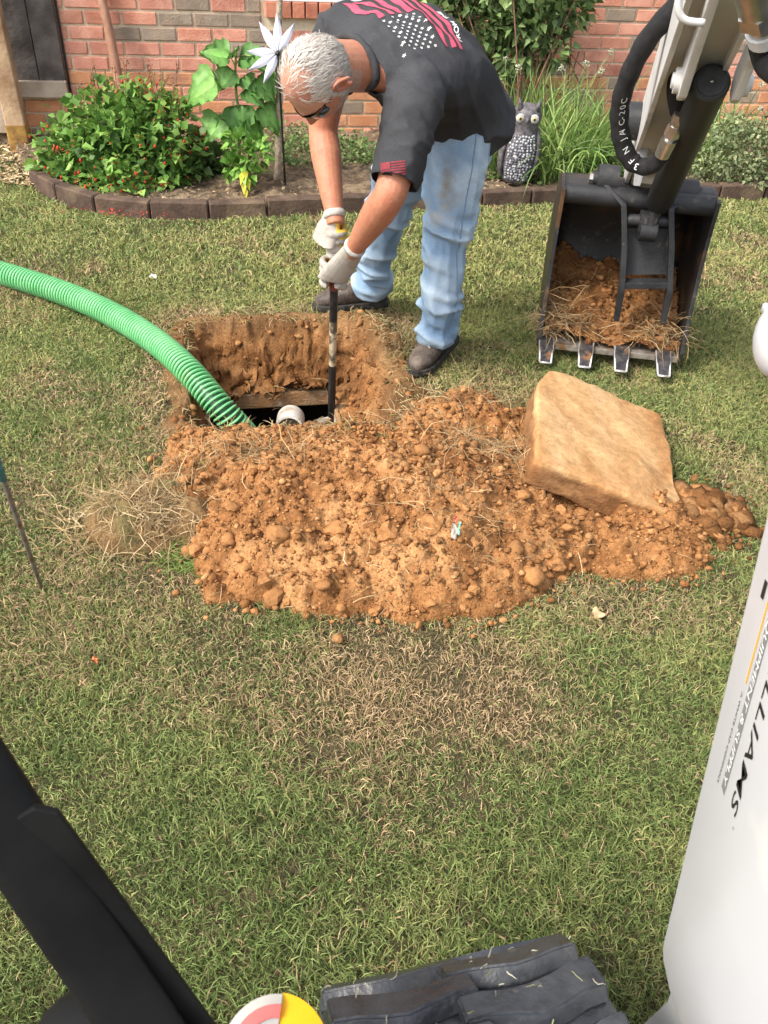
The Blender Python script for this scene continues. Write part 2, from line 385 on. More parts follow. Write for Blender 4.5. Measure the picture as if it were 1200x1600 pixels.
pit = put('excavated_pit', fastmesh('excavated_pit', V, Q, cpit), M_soil); tag(pit, 'square hole dug through orange clay down to a tank opening', None, kind='structure')
pit_V = V; pit_sdv = sd_

# ---- septic tank: concrete cover with a rectangular opening, dark chamber, plastic pipe
M_conc = mat('clay_stained_concrete', (.30, .19, .10), (.42, .30, .19), rough=.9, scale=14, detail=8, bump=.5, bscale=120, spots=[((.36, .19, .08), 6, .45, .7), ((.55, .46, .36), 9, .62, .72)])
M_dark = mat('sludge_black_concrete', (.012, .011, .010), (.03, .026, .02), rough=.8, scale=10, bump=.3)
tank = thing('septic_tank', (*pit_xy(0, 0), -1.1), 'buried concrete septic tank seen through its rectangular opening at the bottom of the hole', 'septic tank')
Rp = rotz(PSI); zt = -.262
def slabring(name, u0, u1, v0, v1, parent, m):
    b = MB(); cx, cy = pit_xy((u0+u1)/2, (v0+v1)/2); b.box((cx, cy, zt-.034), (u1-u0, v1-v0, .068), Rp); return b.build(name, m, parent, smooth=False, bevel=.006)
slabring('cover', OU0-.22, OU1+.22, OV1, OV1+.16, tank, M_conc); slabring('cover', OU0-.22, OU1+.22, OV0-.16, OV0, tank, M_conc)
slabring('cover', OU0-.22, OU0, OV0, OV1, tank, M_conc); slabring('cover', OU1, OU1+.22, OV0, OV1, tank, M_conc)
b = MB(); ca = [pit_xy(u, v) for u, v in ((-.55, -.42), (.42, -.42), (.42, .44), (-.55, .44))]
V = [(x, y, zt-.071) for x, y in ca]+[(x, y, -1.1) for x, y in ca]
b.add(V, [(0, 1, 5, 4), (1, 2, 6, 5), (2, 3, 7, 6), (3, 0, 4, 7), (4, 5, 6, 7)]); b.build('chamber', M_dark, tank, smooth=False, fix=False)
M_pvc = mat('dirty_white_plastic', (.62, .58, .50), (.75, .73, .68), rough=.45, scale=9, spots=((.35, .22, .12), 14, .58, .75))
pc = Y(452, 672, 2.72); b = MB(); ax = unit(np.array([.08, -.9, .25])); pu = unit(np.cross(ax, [0, 0, 1])); pv = np.cross(pu, ax)
n = 28; Vv = []; Ff = []
for (r, o_) in ((.048, 0), (.056, 0), (.056, -.16), (.048, -.16)):
    for k in range(n): t = 2*math.pi*k/n; Vv.append(pc+ax*o_+pu*r*math.cos(t)+pv*r*math.sin(t))
for j in range(4):
    for k in range(n): Ff.append((j*n+k, j*n+(k+1) % n, ((j+1) % 4)*n+(k+1) % n, ((j+1) % 4)*n+k))
b.add(Vv, Ff)
b.tube([pc-ax*.1, pc-ax*.1-np.array([0, 0, .35])], .05, 20); b.build('outlet_pipe', M_pvc, tank, angle=40)

# ---- grass blades (numberless: one object)
def blades(N, region, lenr, wid, leanm, seed, keep):
    r = np.random.default_rng(seed); x0, x1, y0, y1 = region
    x = r.uniform(x0, x1, N); y = r.uniform(y0, y1, N); k = keep(x, y, r); x, y = x[k], y[k]; n = len(x)
    th = r.uniform(0, 2*math.pi, n); ln = r.uniform(*lenr, n)*(1+.35*fbm(np.c_[x, y], 5, 3, 31)); lean = np.clip(r.normal(leanm, .38, n), .05, 1.5)
    bend = r.uniform(.0, .9, n); d = np.c_[np.cos(th), np.sin(th), 0*th]; Zv = np.array([0, 0, 1.0])
    p0 = np.c_[x, y, ground_z(x, y)-.012-.002]
    a1 = lean*.55; a2 = np.clip(lean+bend, 0, 1.75)
    p1 = p0+(d*np.sin(a1)[:, None]+Zv*np.cos(a1)[:, None])*ln[:, None]*.5
    p2 = p1+(d*np.sin(a2)[:, None]+Zv*np.cos(a2)[:, None])*ln[:, None]*.55
    w = wid*(.7+.6*r.random(n))*(1+.22*np.clip(y-1, 0, 5))
    Wd = np.stack([w, w*.85, w*0], 1)
    yaw = r.uniform(0, 2*math.pi, n); side = np.c_[np.cos(yaw), np.sin(yaw), .6+0*yaw]
    Vb, Tb, nv = strips(np.stack([p0, p1, p2], 1), Wd, side)
    return Vb, Tb, nv, x, y, r
def lawn_keep(dens):
    def f(x, y, r):
        half = .62+.50*np.maximum(y-.3, 0)
        ok = (np.abs(x-.05) < half+.35) & (y < bed_y(x)-.02) & (y > .1)
        h = mound_h(x, y); sd = pit_sd(x, y)
        p = dens(y)*np.clip(1.12+1.0*fbm(np.c_[x, y], 15, 3, 301), .22, 1)*(1-.45*dead(x, y))*(h < .012+.012*r.random(len(x)))*(sd < -.035-.05*r.random(len(x)))*(sod_h(x, y) < .02)
        return ok & (r.random(len(x)) < p)
    return f
green1, green2, yel, straw, drk = map(np.array, ([.175, .245, .075], [.30, .355, .13], [.46, .44, .17], [.55, .405, .235], [.075, .115, .035]))
def grasscol(x, y, r, nv):
    n = len(x); P = np.c_[x, y]; dd = dead(x, y); q = r.random(n)
    far = sstep(1.0, 3.2, y); pn = fbm(P, 1.6, 4, 90); pn2 = fbm(P, 8, 3, 95)
    fy_ = np.clip(.20+.30*far+.40*pn+.25*pn2, .03, .85)
    c = green1+(green2-green1)*np.clip(r.random(n)*.9+.35*pn2+.25*far, 0, 1)[:, None]
    c = np.where((r.random(n) < fy_)[:, None], c*.35+yel*.65, c)
    c = np.where((r.random(n) < .12)[:, None], drk, c)
    c = np.where((q < .07+.86*dd)[:, None], straw*(.55+.6*r.random(n))[:, None], c)
    c = c*(.75+.5*r.random(n))[:, None]
    tip = np.repeat(c[:, None], nv, 1); return tip.reshape(-1, 3)
parts = []
for (N, reg, ln, wd, lm, sd) in ((440000, (-1.6, 1.8, .12, 1.75), (.013, .034), .00105, .95, 1), (420000, (-2.6, 2.6, 1.75, 3.3), (.016, .034), .0012, .85, 2), (270000, (-3.0, 3.2, 3.3, 5.4), (.02, .040), .0016, .75, 3)):
    dn = (lambda y: np.clip(1.15-.18*y, .35, 1.0)) if sd == 1 else (lambda y: np.clip(1.0-.12*(y-1.75), .5, 1.0))
    Vb, Tb, nv, x, y, r = blades(N, reg, ln, wd, lm, sd, lawn_keep(dn)); parts.append((Vb, Tb, grasscol(x, y, r, nv)))
o_ = 0; VV, TT, CC = [], [], []
for Vb, Tb, C in parts: VV.append(Vb); TT.append(Tb+o_); CC.append(C); o_ += len(Vb)
gr = put('lawn_grass', fastmesh('lawn_grass', np.concatenate(VV), np.concatenate(TT), np.concatenate(CC)), M_grass)
tag(gr, 'short mown grass covering the yard, brown where it has dried', None, kind='stuff')
print('grass tris', sum(len(t) for t in TT))

# ---- flower bed soil, leaf litter at the gate
ns, nt = 220, 26
sx = np.linspace(-3.4, 3.3, ns); V = []
for t in np.linspace(0, 1, nt):
    yb = bed_y(sx)+.055; yw = WD+np.tan(PSI)*sx-.002; yy = yb+(yw-yb)*t
    V.append(np.c_[sx, yy, .045+.03*t+.02*fbm(np.c_[sx, yy], 6, 4, 21)-.02*(t == 0)])
V = np.concatenate(V); idx = np.arange(ns*nt).reshape(nt, ns)
Q = np.stack([idx[:-1, :-1], idx[:-1, 1:], idx[1:, 1:], idx[1:, :-1]], -1).reshape(-1, 4)
M_bed = mat('bed_earth', (.06, .042, .028), (.20, .14, .085), rough=.95, scale=30, detail=8, bump=1, bscale=70, spots=((.26, .19, .12), 7, .5, .68))
bed = put('flower_bed', fastmesh('flower_bed', V, Q), M_bed); tag(bed, 'dark earth flower bed along the foot of the brick wall', None, kind='structure')
def chips(name, N, px, size, cols, label, cat, seed, zoff=.0, flat=True):
    r = np.random.default_rng(seed); P = px(N, r); n = len(P); th = r.uniform(0, 2*math.pi, n)
    L_ = size*(.5+r.random(n)); Wd_ = L_*r.uniform(.15, .5, n); d = np.c_[np.cos(th), np.sin(th), r.normal(0, .25, n)]; s = np.c_[-np.sin(th), np.cos(th), r.normal(0, .3, n)]
    a = d*L_[:, None]; s = s*Wd_[:, None]; nz = np.array([0, 0, 1.])
    V = np.stack([P-a, P+s*.8+nz*size*.15, P+a, P-s*.8], 1).reshape(-1, 3)
    b0 = np.arange(n)[:, None]*4; T = np.concatenate([b0+[0, 3, 1], b0+[1, 3, 2]])
    ci = np.array(cols)[r.integers(0, len(cols), n)]*(.6+.7*r.random(n))[:, None]
    o = put(name, fastmesh(name, V, T, np.repeat(ci, 4, 0), smooth=False), M_straw); tag(o, label, cat, kind='stuff'); return o
def bedpts(N, r):
    x = r.uniform(-2.3, 2.8, N); t = r.random(N)**1.3; yb = bed_y(x)+.06; yy = yb+(WD+np.tan(PSI)*x-yb)*t
    return np.c_[x, yy, .062+.03*t+.02*fbm(np.c_[x, yy], 6, 4, 21)]
chips('bark_mulch', 5200, bedpts, .013, [(.17, .11, .065), (.28, .2, .12), (.09, .06, .04), (.36, .27, .17)], 'shredded bark mulch and dead leaves over the flower bed', None, 5)
def litpts(N, r):
    x = r.uniform(-3.2, -1.75, N); y = r.uniform(4.25, 5.6, N); k = (y < bed_y(x)+.3) & (y > 4.46+.25*fbm(np.c_[x, y], 4, 2, 3)-.25*(x+1.9)) & (x < -1.86+.0*y); x, y = x[k], y[k]
    return np.c_[x, y, .012+.01*r.random(len(x))]
chips('leaf_litter', 9000, litpts, .017, [(.50, .38, .22), (.36, .26, .14), (.60, .48, .30), (.24, .16, .09)], 'tan dead leaves scattered on the ground before the wooden gate', None, 6)
def petpts(N, r):
    x = r.normal(-1.42, .17, N); y = 4.10+r.normal(0, .035, N); return np.c_[x, y, .03+.0*x]
chips('fallen_petals', 120, petpts, .008, [(.55, .04, .03), (.5, .09, .06)], 'fallen red petals on the grass below the red-flowered bush', None, 8)

# ---- bed edging blocks
M_edge = mat('edging_block_brown', (.06, .037, .026), (.10, .065, .045), rough=.9, scale=16, detail=6, bump=.5, bscale=60, rnd=.25, spots=((.17, .12, .075), 5, .5, .7))
ed = thing('bed_edging', (0, 4.45, 0), 'low curved border of dark brown blocks between lawn and flower bed', 'border')
ex = np.linspace(-2.0, 3.3, 1500); ey = bed_y(ex)
kk = np.ones(41)/41; eys = np.convolve(np.pad(ey, 20, mode='edge'), kk, 'valid')
cl = np.r_[0, np.cumsum(np.hypot(np.diff(ex), np.diff(eys)))]; BL = .292
for i in range(int(cl[-1]/BL)):
    a0 = i*BL+.004; a1 = (i+1)*BL-.004
    p = [np.array([np.interp(a, cl, ex), np.interp(a, cl, eys)]) for a in (a0, a1)]; d = p[1]-p[0]; L_ = np.hypot(*d); ang = math.atan2(d[1], d[0])+random.uniform(-.025, .025)
    b = MB(); c = (p[0]+p[1])/2; nn = np.array([-math.sin(ang), math.cos(ang)])
    tilt = random.uniform(-.05, .05); Rr = rotz(ang)@np.array([[1, 0, 0], [0, math.cos(tilt), -math.sin(tilt)], [0, math.sin(tilt), math.cos(tilt)]])
    b.box((*(c+nn*.035), .022+random.uniform(-.006, .006)), (L_, .066, .105), Rr, bev=.007); b.build('edging_block', M_edge, ed, smooth=False)

# ---- brick house wall
house = thing('brick_house', wallp(0, 0), 'house wall of salmon pink brick with scattered grey-brown bricks', 'house')
M_mortar = mat('sandy_mortar', (.66, .54, .38), (.76, .64, .48), rough=.95, scale=60, bump=.5, bscale=200)
b = MB(); hb = np.array([wallp(-3.2, -.2, -.009), wallp(3.4, -.2, -.009), wallp(3.4, 2.6, -.009), wallp(-3.2, 2.6, -.009)])
b.add(np.r_[hb, hb-WN*.15], [(0, 1, 2, 3), (7, 6, 5, 4), (0, 4, 5, 1), (1, 5, 6, 2), (2, 6, 7, 3), (3, 7, 4, 0)]); wall = b.build('wall', M_mortar, house, smooth=False)
bmat = [mat('brick_salmon', (.56, .225, .145), (.68, .325, .225), rough=.9, scale=14, detail=7, bump=.5, bscale=120, rnd=.13, spots=((.62, .37, .27), 9, .58, .75)),
        mat('brick_pink', (.60, .25, .175), (.70, .35, .25), rough=.9, scale=12, detail=7, bump=.5, bscale=120, rnd=.12, spots=((.42, .17, .11), 7, .56, .7)),
        mat('brick_grey_brown', (.25, .19, .14), (.34, .265, .20), rough=.9, scale=16, detail=7, bump=.5, bscale=120, rnd=.15, spots=((.36, .24, .17), 8, .56, .7)),
        mat('brick_orange', (.58, .25, .12), (.66, .34, .18), rough=.9, scale=12, detail=7, bump=.5, bscale=120, rnd=.12, spots=((.40, .20, .13), 8, .55, .7))]
CH, BLN, JT = .0778, .2032, .0135
cache = {}
def brickmesh(L_, H_, mi, var):
    key = (round(L_, 3), round(H_, 3), mi, var)
    if key not in cache:
        bm = bmesh.new(); bmesh.ops.create_cube(bm, size=1)
        for v in bm.verts: v.co = Vector((v.co.x*L_, v.co.y*.03, v.co.z*H_))
        bmesh.ops.bevel(bm, geom=bm.edges[:], offset=.0035, segments=1, affect='EDGES', profile=.5)
        r = random.Random(var*13+mi)
        for v in bm.verts: v.co += Vector((r.uniform(-.0016, .0016), r.uniform(-.001, .001), r.uniform(-.0016, .0016)))
        me = bpy.data.meshes.new('brick'); bm.to_mesh(me); bm.free(); me.materials.append(bmat[mi]); cache[key] = me
    return cache[key]
WIN = (-.885, .12, .783)      # window: s0, s1, sill top
bl = []
for row in range(-8, 10):     # row 0 lies just below z=.7167, positive rows go up
    zc = .7167-CH*.5+row*CH; off = -1.908+(row % 2)*BLN/2
    for k in range(-7, 27):
        s0 = off+k*BLN; s1 = s0+BLN
        if row >= 0:
            zt_ = zc+CH/2
            if s1 > WIN[0]-.02 and s0 < WIN[1]+.02:
                if zt_ > .70:
                    if s0 < WIN[0]-.02-.04: s1 = WIN[0]-.02
                    elif s1 > WIN[1]+.02+.04: s0 = WIN[1]+.02
                    else: continue
        sm = (s0+s1)/2; q = _hash(np.array([row+50]), np.array([k+90]), np.array([3]), 4)[0]
        mi = 2 if q < .17 else (1 if q < .55 else (0 if q < .9 or zc > .5 else 3))
        if zc < .42 and mi != 2 and q > .35: mi = 3
        if (row, k) in ((1, 2), (0, 2), (0, 3), (-1, 1), (1, 4), (-1, 4), (-2, 4)): mi = 2
        bl.append((abs(sm-.1)*.35+abs(zc-.55)+(3 if zc < .05 or zc > .93 or sm < -2.45 or sm > 2.75 else 0), s0, s1, zc, mi))
bl.sort(); rest = MB()
def wallmat(p): M = Matrix.Identity(4); M.col[0][:3] = WU; M.col[1][:3] = -WN; M.col[2][:3] = (0, 0, 1); M.col[3][:3] = p; return M
for i, (_, s0, s1, zc, mi) in enumerate(bl):
    p = wallp((s0+s1)/2, zc, -.012+random.uniform(-.002, .0025))
    if i < 286:
        o = bpy.data.objects.new('brick', brickmesh(s1-s0-JT, CH-JT, mi, i % 5)); COL.objects.link(o); o.parent = wall
        M = wallmat(p-ORG[house.name]); o.matrix_local = M
    else: rest.box(p, (s1-s0-JT, .03, CH-JT), basis(WU, -WN, np.array([0, 0, 1.])))
r_ = rest.build('brickwork', bmat[0], wall, smooth=False); tag(r_, kind='stuff')
M_rowl = mat('sill_brick', (.44, .15, .09), (.52, .21, .13), rough=.9, scale=14, bump=.4, rnd=.15)
nrow = int((WIN[1]-WIN[0])/.0778)
for i in range(nrow):
    s = WIN[0]+.039+i*.0778; b = MB(); b.box(wallp(s, .742, .008), (.0778-.009, .07, .082), basis(WU, -WN, np.array([0, 0, 1.])), bev=.003); b.build('sill_brick', M_rowl, house, smooth=False)
M_white = mat('white_window_paint', (.78, .78, .78), (.84, .84, .84), rough=.4, scale=5)
M_glass = mat('dark_window_glass', (.03, .035, .04), (.05, .055, .06), rough=.06, scale=3, spec=.7)
b = MB(); Rw = basis(WU, -WN, np.array([0, 0, 1.])); sc = (WIN[0]+WIN[1])/2; wl = WIN[1]-WIN[0]
b.box(wallp(sc, .81, .004), (wl, .06, .05), Rw); b.box(wallp(WIN[0]+.03, 1.4, .002), (.06, .056, 1.13), Rw); b.box(wallp(WIN[1]-.03, 1.4, .002), (.06, .056, 1.13), Rw); b.box(wallp(sc, 1.99, .004), (wl, .06, .05), Rw); b.box(wallp(sc, 1.4, .0), (wl-.12, .05, .05), Rw)
win = b.build('window', M_white, house, smooth=False, bevel=.004)
b = MB(); b.box(wallp(sc, 1.10, -.006), (wl-.1, .012, .53), Rw); b.build('pane', M_glass, win, smooth=False); b = MB(); b.box(wallp(sc, 1.69, -.006), (wl-.1, .012, .53), Rw); b.build('pane', M_glass, win, smooth=False)
# ================================================================== DIRT, SLAB, HOSE
def strands(N, pts, lenr, wid, cols, seed, lift=.6, curl=.8, zdir=None):
    r = np.random.default_rng(seed); P = pts(N, r); n = len(P); th = r.uniform(0, 2*math.pi, n); ph = r.normal(.15, lift*.5, n); ln = r.uniform(*lenr, n)
    pp = [P]; 
    for k in range(4):
        d = np.c_[np.cos(th)*np.cos(ph), np.sin(th)*np.cos(ph), np.sin(ph)]; pp.append(pp[-1]+d*ln[:, None]/4); th = th+r.normal(0, curl*.5, n); ph = ph-r.uniform(0, .5, n)*lift
    w = wid*(.6+.8*r.random(n)); Wd = np.stack([w, w, w*.9, w*.7, w*0], 1); side = np.c_[r.normal(0, .4, n), r.normal(0, .4, n)-.4, np.ones(n)]
    V, T, nv = strips(np.stack(pp, 1), Wd, side); ci = np.array(cols)[r.integers(0, len(cols), n)]*(.6+.7*r.random(n))[:, None]
    return V, T, np.repeat(ci, nv, 0)
ROOT = [(.40, .28, .145), (.30, .195, .09), (.46, .35, .20), (.2, .12, .06)]
st = .0085
xs = np.arange(-.95, 1.15, st); ys = np.arange(1.28, 2.62, st); gx, gy = np.meshgrid(xs, ys); fx, fy = gx.ravel(), gy.ravel(); P2 = np.c_[fx, fy]
def mound_top(x, y):
    P = np.c_[x, y]; h = mound_h(x, y); on = sstep(.004, .035, h)
    w = P+.02*np.c_[fbm(P, 14, 3, 71), fbm(P, 14, 3, 72)]
    d1, d2, c1 = worley(w, 17, 11); e1 = np.clip(1-d1*1.35, 0, 1)
    d1b, d2b, c2 = worley(w, 38, 12); e2 = np.clip(1-d1b*1.3, 0, 1)
    front = sstep(.0, .06, .10-h)*.6+.5
    n = .040*(e1**.7-.35)*(c1 > .45)*front+.019*(e2**.7-.3)*(c2 > .35)+.030*fbm(P, 6, 3, 74)+.015*fbm(P, 20, 3, 75)+.009*fbm(P, 60, 2, 76)
    return h+n*on-.03*(1-sstep(0, .012, h))
hz = mound_top(fx, fy); V = np.c_[fx, fy, ground_z(fx, fy)-.004+hz]
idx = np.arange(len(V)).reshape(gx.shape); Q = np.stack([idx[:-1, :-1], idx[:-1, 1:], idx[1:, 1:], idx[1:, :-1]], -1).reshape(-1, 4); Q = Q[hz[Q].max(1) > -.02]
used, inv = np.unique(Q, return_inverse=True); V = V[used]; Q = inv.reshape(-1, 4)
mound = thing('dirt_mound', (0, 1.9, 0), 'heap of freshly dug orange clay spread between the hole and the dried grass', 'dirt pile')
put('heap', fastmesh('heap', V, Q, soilcol(V, 1)), M_soil, mound)
M_clod = vmat('clay_clod', rough=.95, spec=.1, noise=.22, nscale=3.5)
def cloddata(seed):
    bm = bmesh.new(); bmesh.ops.create_icosphere(bm, subdivisions=2, radius=1.0); V = np.array([v.co[:] for v in bm.verts]); F = [[v.index for v in f.verts] for f in bm.faces]; bm.free()
    r = np.random.default_rng(seed); s = np.array([1, r.uniform(.65, .95), r.uniform(.5, .75)])
    V = V*s*(1+.34*fbm(V, 1.5, 2, seed*7)+.26*fbm(V, 4.5, 2, seed*9))[:, None]
    me = bpy.data.meshes.new('clod'); me.from_pydata(V.tolist(), [], F); k = .85+.3*r.random(); setcol(me, np.clip((soil_rgb*.8+soil_lt*.2)*k*(1+.12*fbm(V, 3, 2, seed))[:, None], 0, .8)); me.materials.append(M_clod)
    me.polygons.foreach_set('use_smooth', np.full(len(F), seed % 2 == 0)); return me
CD = [cloddata(i+1) for i in range(9)]
r = np.random.default_rng(21); n_ = 0; tries = 0; og = ORG[mound.name]
while n_ < 270 and tries < 6000:
    tries += 1
    x, y = r.uniform(-.75, 1.05), r.uniform(1.33, 2.45); h = mound_h(np.array([x]), np.array([y]))[0]
    edge = h < .07
    if h < .006 and not (r.random() < .05 and mound_h(np.array([x]), np.array([y+.05]))[0] > 0): continue
    if not edge and r.random() < .55: continue
    if y > 2.05 and r.random() < .6: continue
    s = np.clip(.0075+.0065*r.exponential(1.0), .007, .026)*(1.15 if y < 1.65 else .85)
    zt_ = mound_top(np.array([x]), np.array([y]))[0]
    o = bpy.data.objects.new('clod', CD[r.integers(0, 9)]); COL.objects.link(o); o.parent = mound
    o.location = (x-og[0], y-og[1], max(zt_, -.004)-.004+s*.22); o.scale = (s, s, s); o.rotation_euler = (r.normal(0, .5), r.normal(0, .5), r.uniform(0, 6.28)); n_ += 1
def ico(): 
    bm = bmesh.new(); bmesh.ops.create_icosphere(bm, subdivisions=1, radius=1.0); V = np.array([v.co[:] for v in bm.verts]); F = np.array([[v.index for v in f.verts] for f in bm.faces]); bm.free(); return V, F
IV, IF = ico()
def crumbs(name, N, sampler, size, seed, parent, colk=1.0):
    r = np.random.default_rng(seed); P = sampler(N, r); n = len(P); s = size*(.30+.5*r.exponential(1.0, n)**1.35); s = np.clip(s, 0, size*3.6)
    J = 1+.35*r.normal(0, .6, (n, len(IV))); sc = np.stack([np.ones(n), r.uniform(.6, 1, n), r.uniform(.45, .8, n)], 1)
    th = r.uniform(0, 6.28, n); c, q = np.cos(th), np.sin(th); B = IV[None]*J[:, :, None]*sc[:, None]*s[:, None, None]
    B = np.stack([B[..., 0]*c[:, None]-B[..., 1]*q[:, None], B[..., 0]*q[:, None]+B[..., 1]*c[:, None], B[..., 2]], -1)+P[:, None]+np.array([0, 0, 1.])*(s*.2)[:, None, None]
    T = (np.arange(n)[:, None, None]*len(IV)+IF[None]).reshape(-1, 3); cc = np.repeat(soilcol(P*7, seed, colk)*(.75+.5*r.random(n))[:, None], len(IV), 0)
    o = put(name, fastmesh(name, B.reshape(-1, 3), T, cc, smooth=False), M_soil, parent); tag(o, kind='stuff'); return o
def mpts(N, r):
    x = r.uniform(-.85, 1.1, N); y = r.uniform(1.3, 2.5, N); h = mound_h(x, y); near = mound_h(x, y+.04)
    k = (h > .006) | ((near > .004) & (r.random(N) < .2)); x, y = x[k], y[k]; return np.c_[x, y, np.maximum(mound_top(x, y), 0)-.003+ground_z(x, y)]
crumbs('crumbs', 34000, mpts, .0036, 31, mound)
def epts(N, r):
    x = r.uniform(-1.0, 1.25, N); y = r.uniform(1.2, 2.6, N); d = np.full(N, 9.)
    for a in np.linspace(0, 6.28, 12, endpoint=False):
        for q in (.03, .07, .12): d = np.minimum(d, np.where(mound_h(x+q*math.cos(a), y+q*math.sin(a)) > .004, q, 9.))
    k = (mound_h(x, y) < .004) & (pit_sd(x, y) < -.03) & (r.random(N) < np.exp(-d/.035)); x, y = x[k], y[k]; return np.c_[x, y, ground_z(x, y)+.001+.008*r.random(len(x))]
crumbs('scattered_crumbs', 14000, epts, .0042, 36, mound)
def lighten(V, T, C, name, parent, label=None):
    o = put(name, fastmesh(name, V, T, C), M_straw, parent); tag(o, label, None, kind='stuff'); return o
def rpts(N, r):
    x = r.uniform(-.85, 1.1, N); y = r.uniform(1.35, 2.5, N); h = mound_h(x, y); d = .15+.85*sstep(.1, .6, fbm(np.c_[x, y], 4, 3, 99)); k = (h > .006) & (r.random(N) < d); x, y = x[k], y[k]; return np.c_[x, y, mound_top(x, y)+.002]
lighten(*strands(1700, rpts, (.03, .10), .00085, ROOT, 41), 'roots', mound)
def clus(cx, cy, sx, sy):
    def f(N, r):
        x = r.normal(cx, sx, N); y = r.normal(cy, sy, N); return np.c_[x, y, np.maximum(mound_top(x, y), 0)+.004]
    return f
for (cx, cy, sx, sy, N) in ((.30, 2.02, .10, .06, 260), (.42, 2.05, .12, .05, 260), (-.42, 1.93, .10, .06, 260), (.2, 1.72, .09, .1, 160), (.35, 2.42, .12, .06, 200), (.12, 2.3, .1, .05, 120)):
    V_, T_, C_ = strands(N, clus(cx, cy, sx, sy), (.05, .15), .0009, ROOT, int(cx*100)+77, lift=.8, curl=1.1); lighten(V_, T_, C_*.9, 'roots', mound)
# roots and loose grains inside the pit
def pp(N, r):
    k = r.integers(0, len(pit_V), N); k = k[(pit_sdv[k] > -.04) & (pit_sdv[k] < .2)]; return pit_V[k]+r.normal(0, .003, (len(k), 3))
V_, T_, C_ = strands(1500, pp, (.02, .09), .0008, ROOT, 43, lift=.7); lighten(V_, T_, C_*.85, 'pit_roots', None, 'fine dry roots poking out of the clay pit walls')
def pp2(N, r):
    k = r.integers(0, len(pit_V), N); k = k[(pit_sdv[k] > -.03)]; q = pit_V[k]; u, v = pit_uv(q[:, 0], q[:, 1]); m = ~((u > OU0-.02) & (u < OU1+.02) & (v > OV0-.02) & (v < OV1+.02)); return q[m]
o = crumbs('pit_crumbs', 5000, pp2, .005, 33, None, .85); tag(o, 'crumbled clay clinging to the sides of the hole')
# broken straw clump at hole edge and dead grass fringe round the pit
def rim(N, r):
    x = r.uniform(-1.0, .35, N); y = r.uniform(2.1, 3.3, N); s = pit_sd(x, y)+.02*fbm(np.c_[x, y], 9, 2, 5); k = (s < .015) & (s > -.10) & (r.random(N) < np.exp(s*16)); x, y = x[k], y[k]; return np.c_[x, y, .012+0*x]
V_, T_, C_ = strands(9000, rim, (.02, .06), .0011, [(.42, .32, .16), (.30, .24, .10), (.20, .20, .06), (.5, .4, .22)], 44, lift=1.0); lighten(V_, T_, C_*.85, 'dead_turf_fringe', None, 'trampled dead grass fringe around the rim of the hole')

# ---- torn-up sod clump on the left of the heap
sod = thing('sod_clump', (-.62, 1.75, 0), 'torn clump of sod with pale tangled roots left of the clay heap', 'sod clump')
xs = np.arange(-.95, -.3, .009); ys = np.arange(1.55, 1.98, .009); gx, gy = np.meshgrid(xs, ys); fx, fy = gx.ravel(), gy.ravel(); hz = sod_h(fx, fy); on = sstep(.004, .03, hz)
hz2 = hz+on*(.02*fbm(np.c_[fx, fy], 16, 3, 4)+.012*fbm(np.c_[fx, fy], 40, 2, 5))-.03*(hz <= 0); V = np.c_[fx, fy, hz2]; idx = np.arange(len(V)).reshape(gx.shape)
Q = np.stack([idx[:-1, :-1], idx[:-1, 1:], idx[1:, 1:], idx[1:, :-1]], -1).reshape(-1, 4); Q = Q[hz2[Q].max(1) > -.02]; used, inv = np.unique(Q, return_inverse=True)
cs = soilcol(V, 6, .8); g_ = sstep(.0, .5, fbm(V, 12, 3, 66))[:, None]; cs = cs*.35+np.array([.14, .10, .05])*.65; cs = cs*(1-.6*g_)+np.array([.12, .12, .05])*.6*g_
put('turf', fastmesh('turf', V[used], inv.reshape(-1, 4), cs[used]), M_soil, sod)
def spts(N, r):
    x = r.normal(-.62, .13, N); y = r.normal(1.75, .075, N); h = sod_h(x, y); return np.c_[x, y, h+.004]
V_, T_, C_ = strands(1300, spts, (.05, .13), .0010, [(.40, .29, .155), (.30, .21, .10), (.22, .145, .07), (.46, .36, .21)], 45, lift=.9, curl=1.0); o = lighten(V_, T_, C_, 'tangled_roots', sod)
V_, T_, C_ = strands(350, lambda N, r: np.c_[r.normal(-.5, .05, N), r.normal(1.62, .03, N), np.full(N, .005)], (.03, .06), .0014, [(.12, .2, .04), (.2, .26, .07)], 46, lift=.8); o = put('grass_tuft', fastmesh('grass_tuft', V_, T_, C_), M_grass, sod); tag(o, kind='stuff')
V_, T_, C_ = strands(300, lambda N, r: np.c_[r.normal(-.42, .06, N), r.normal(1.93, .04, N), .09+r.normal(0, .01, N)], (.03, .06), .0013, [(.14, .2, .05), (.24, .28, .09), (.4, .34, .16)], 47, lift=.9); o = put('grass_tuft', fastmesh('grass_tuft', V_, T_, C_), M_grass, sod); tag(o, kind='stuff')

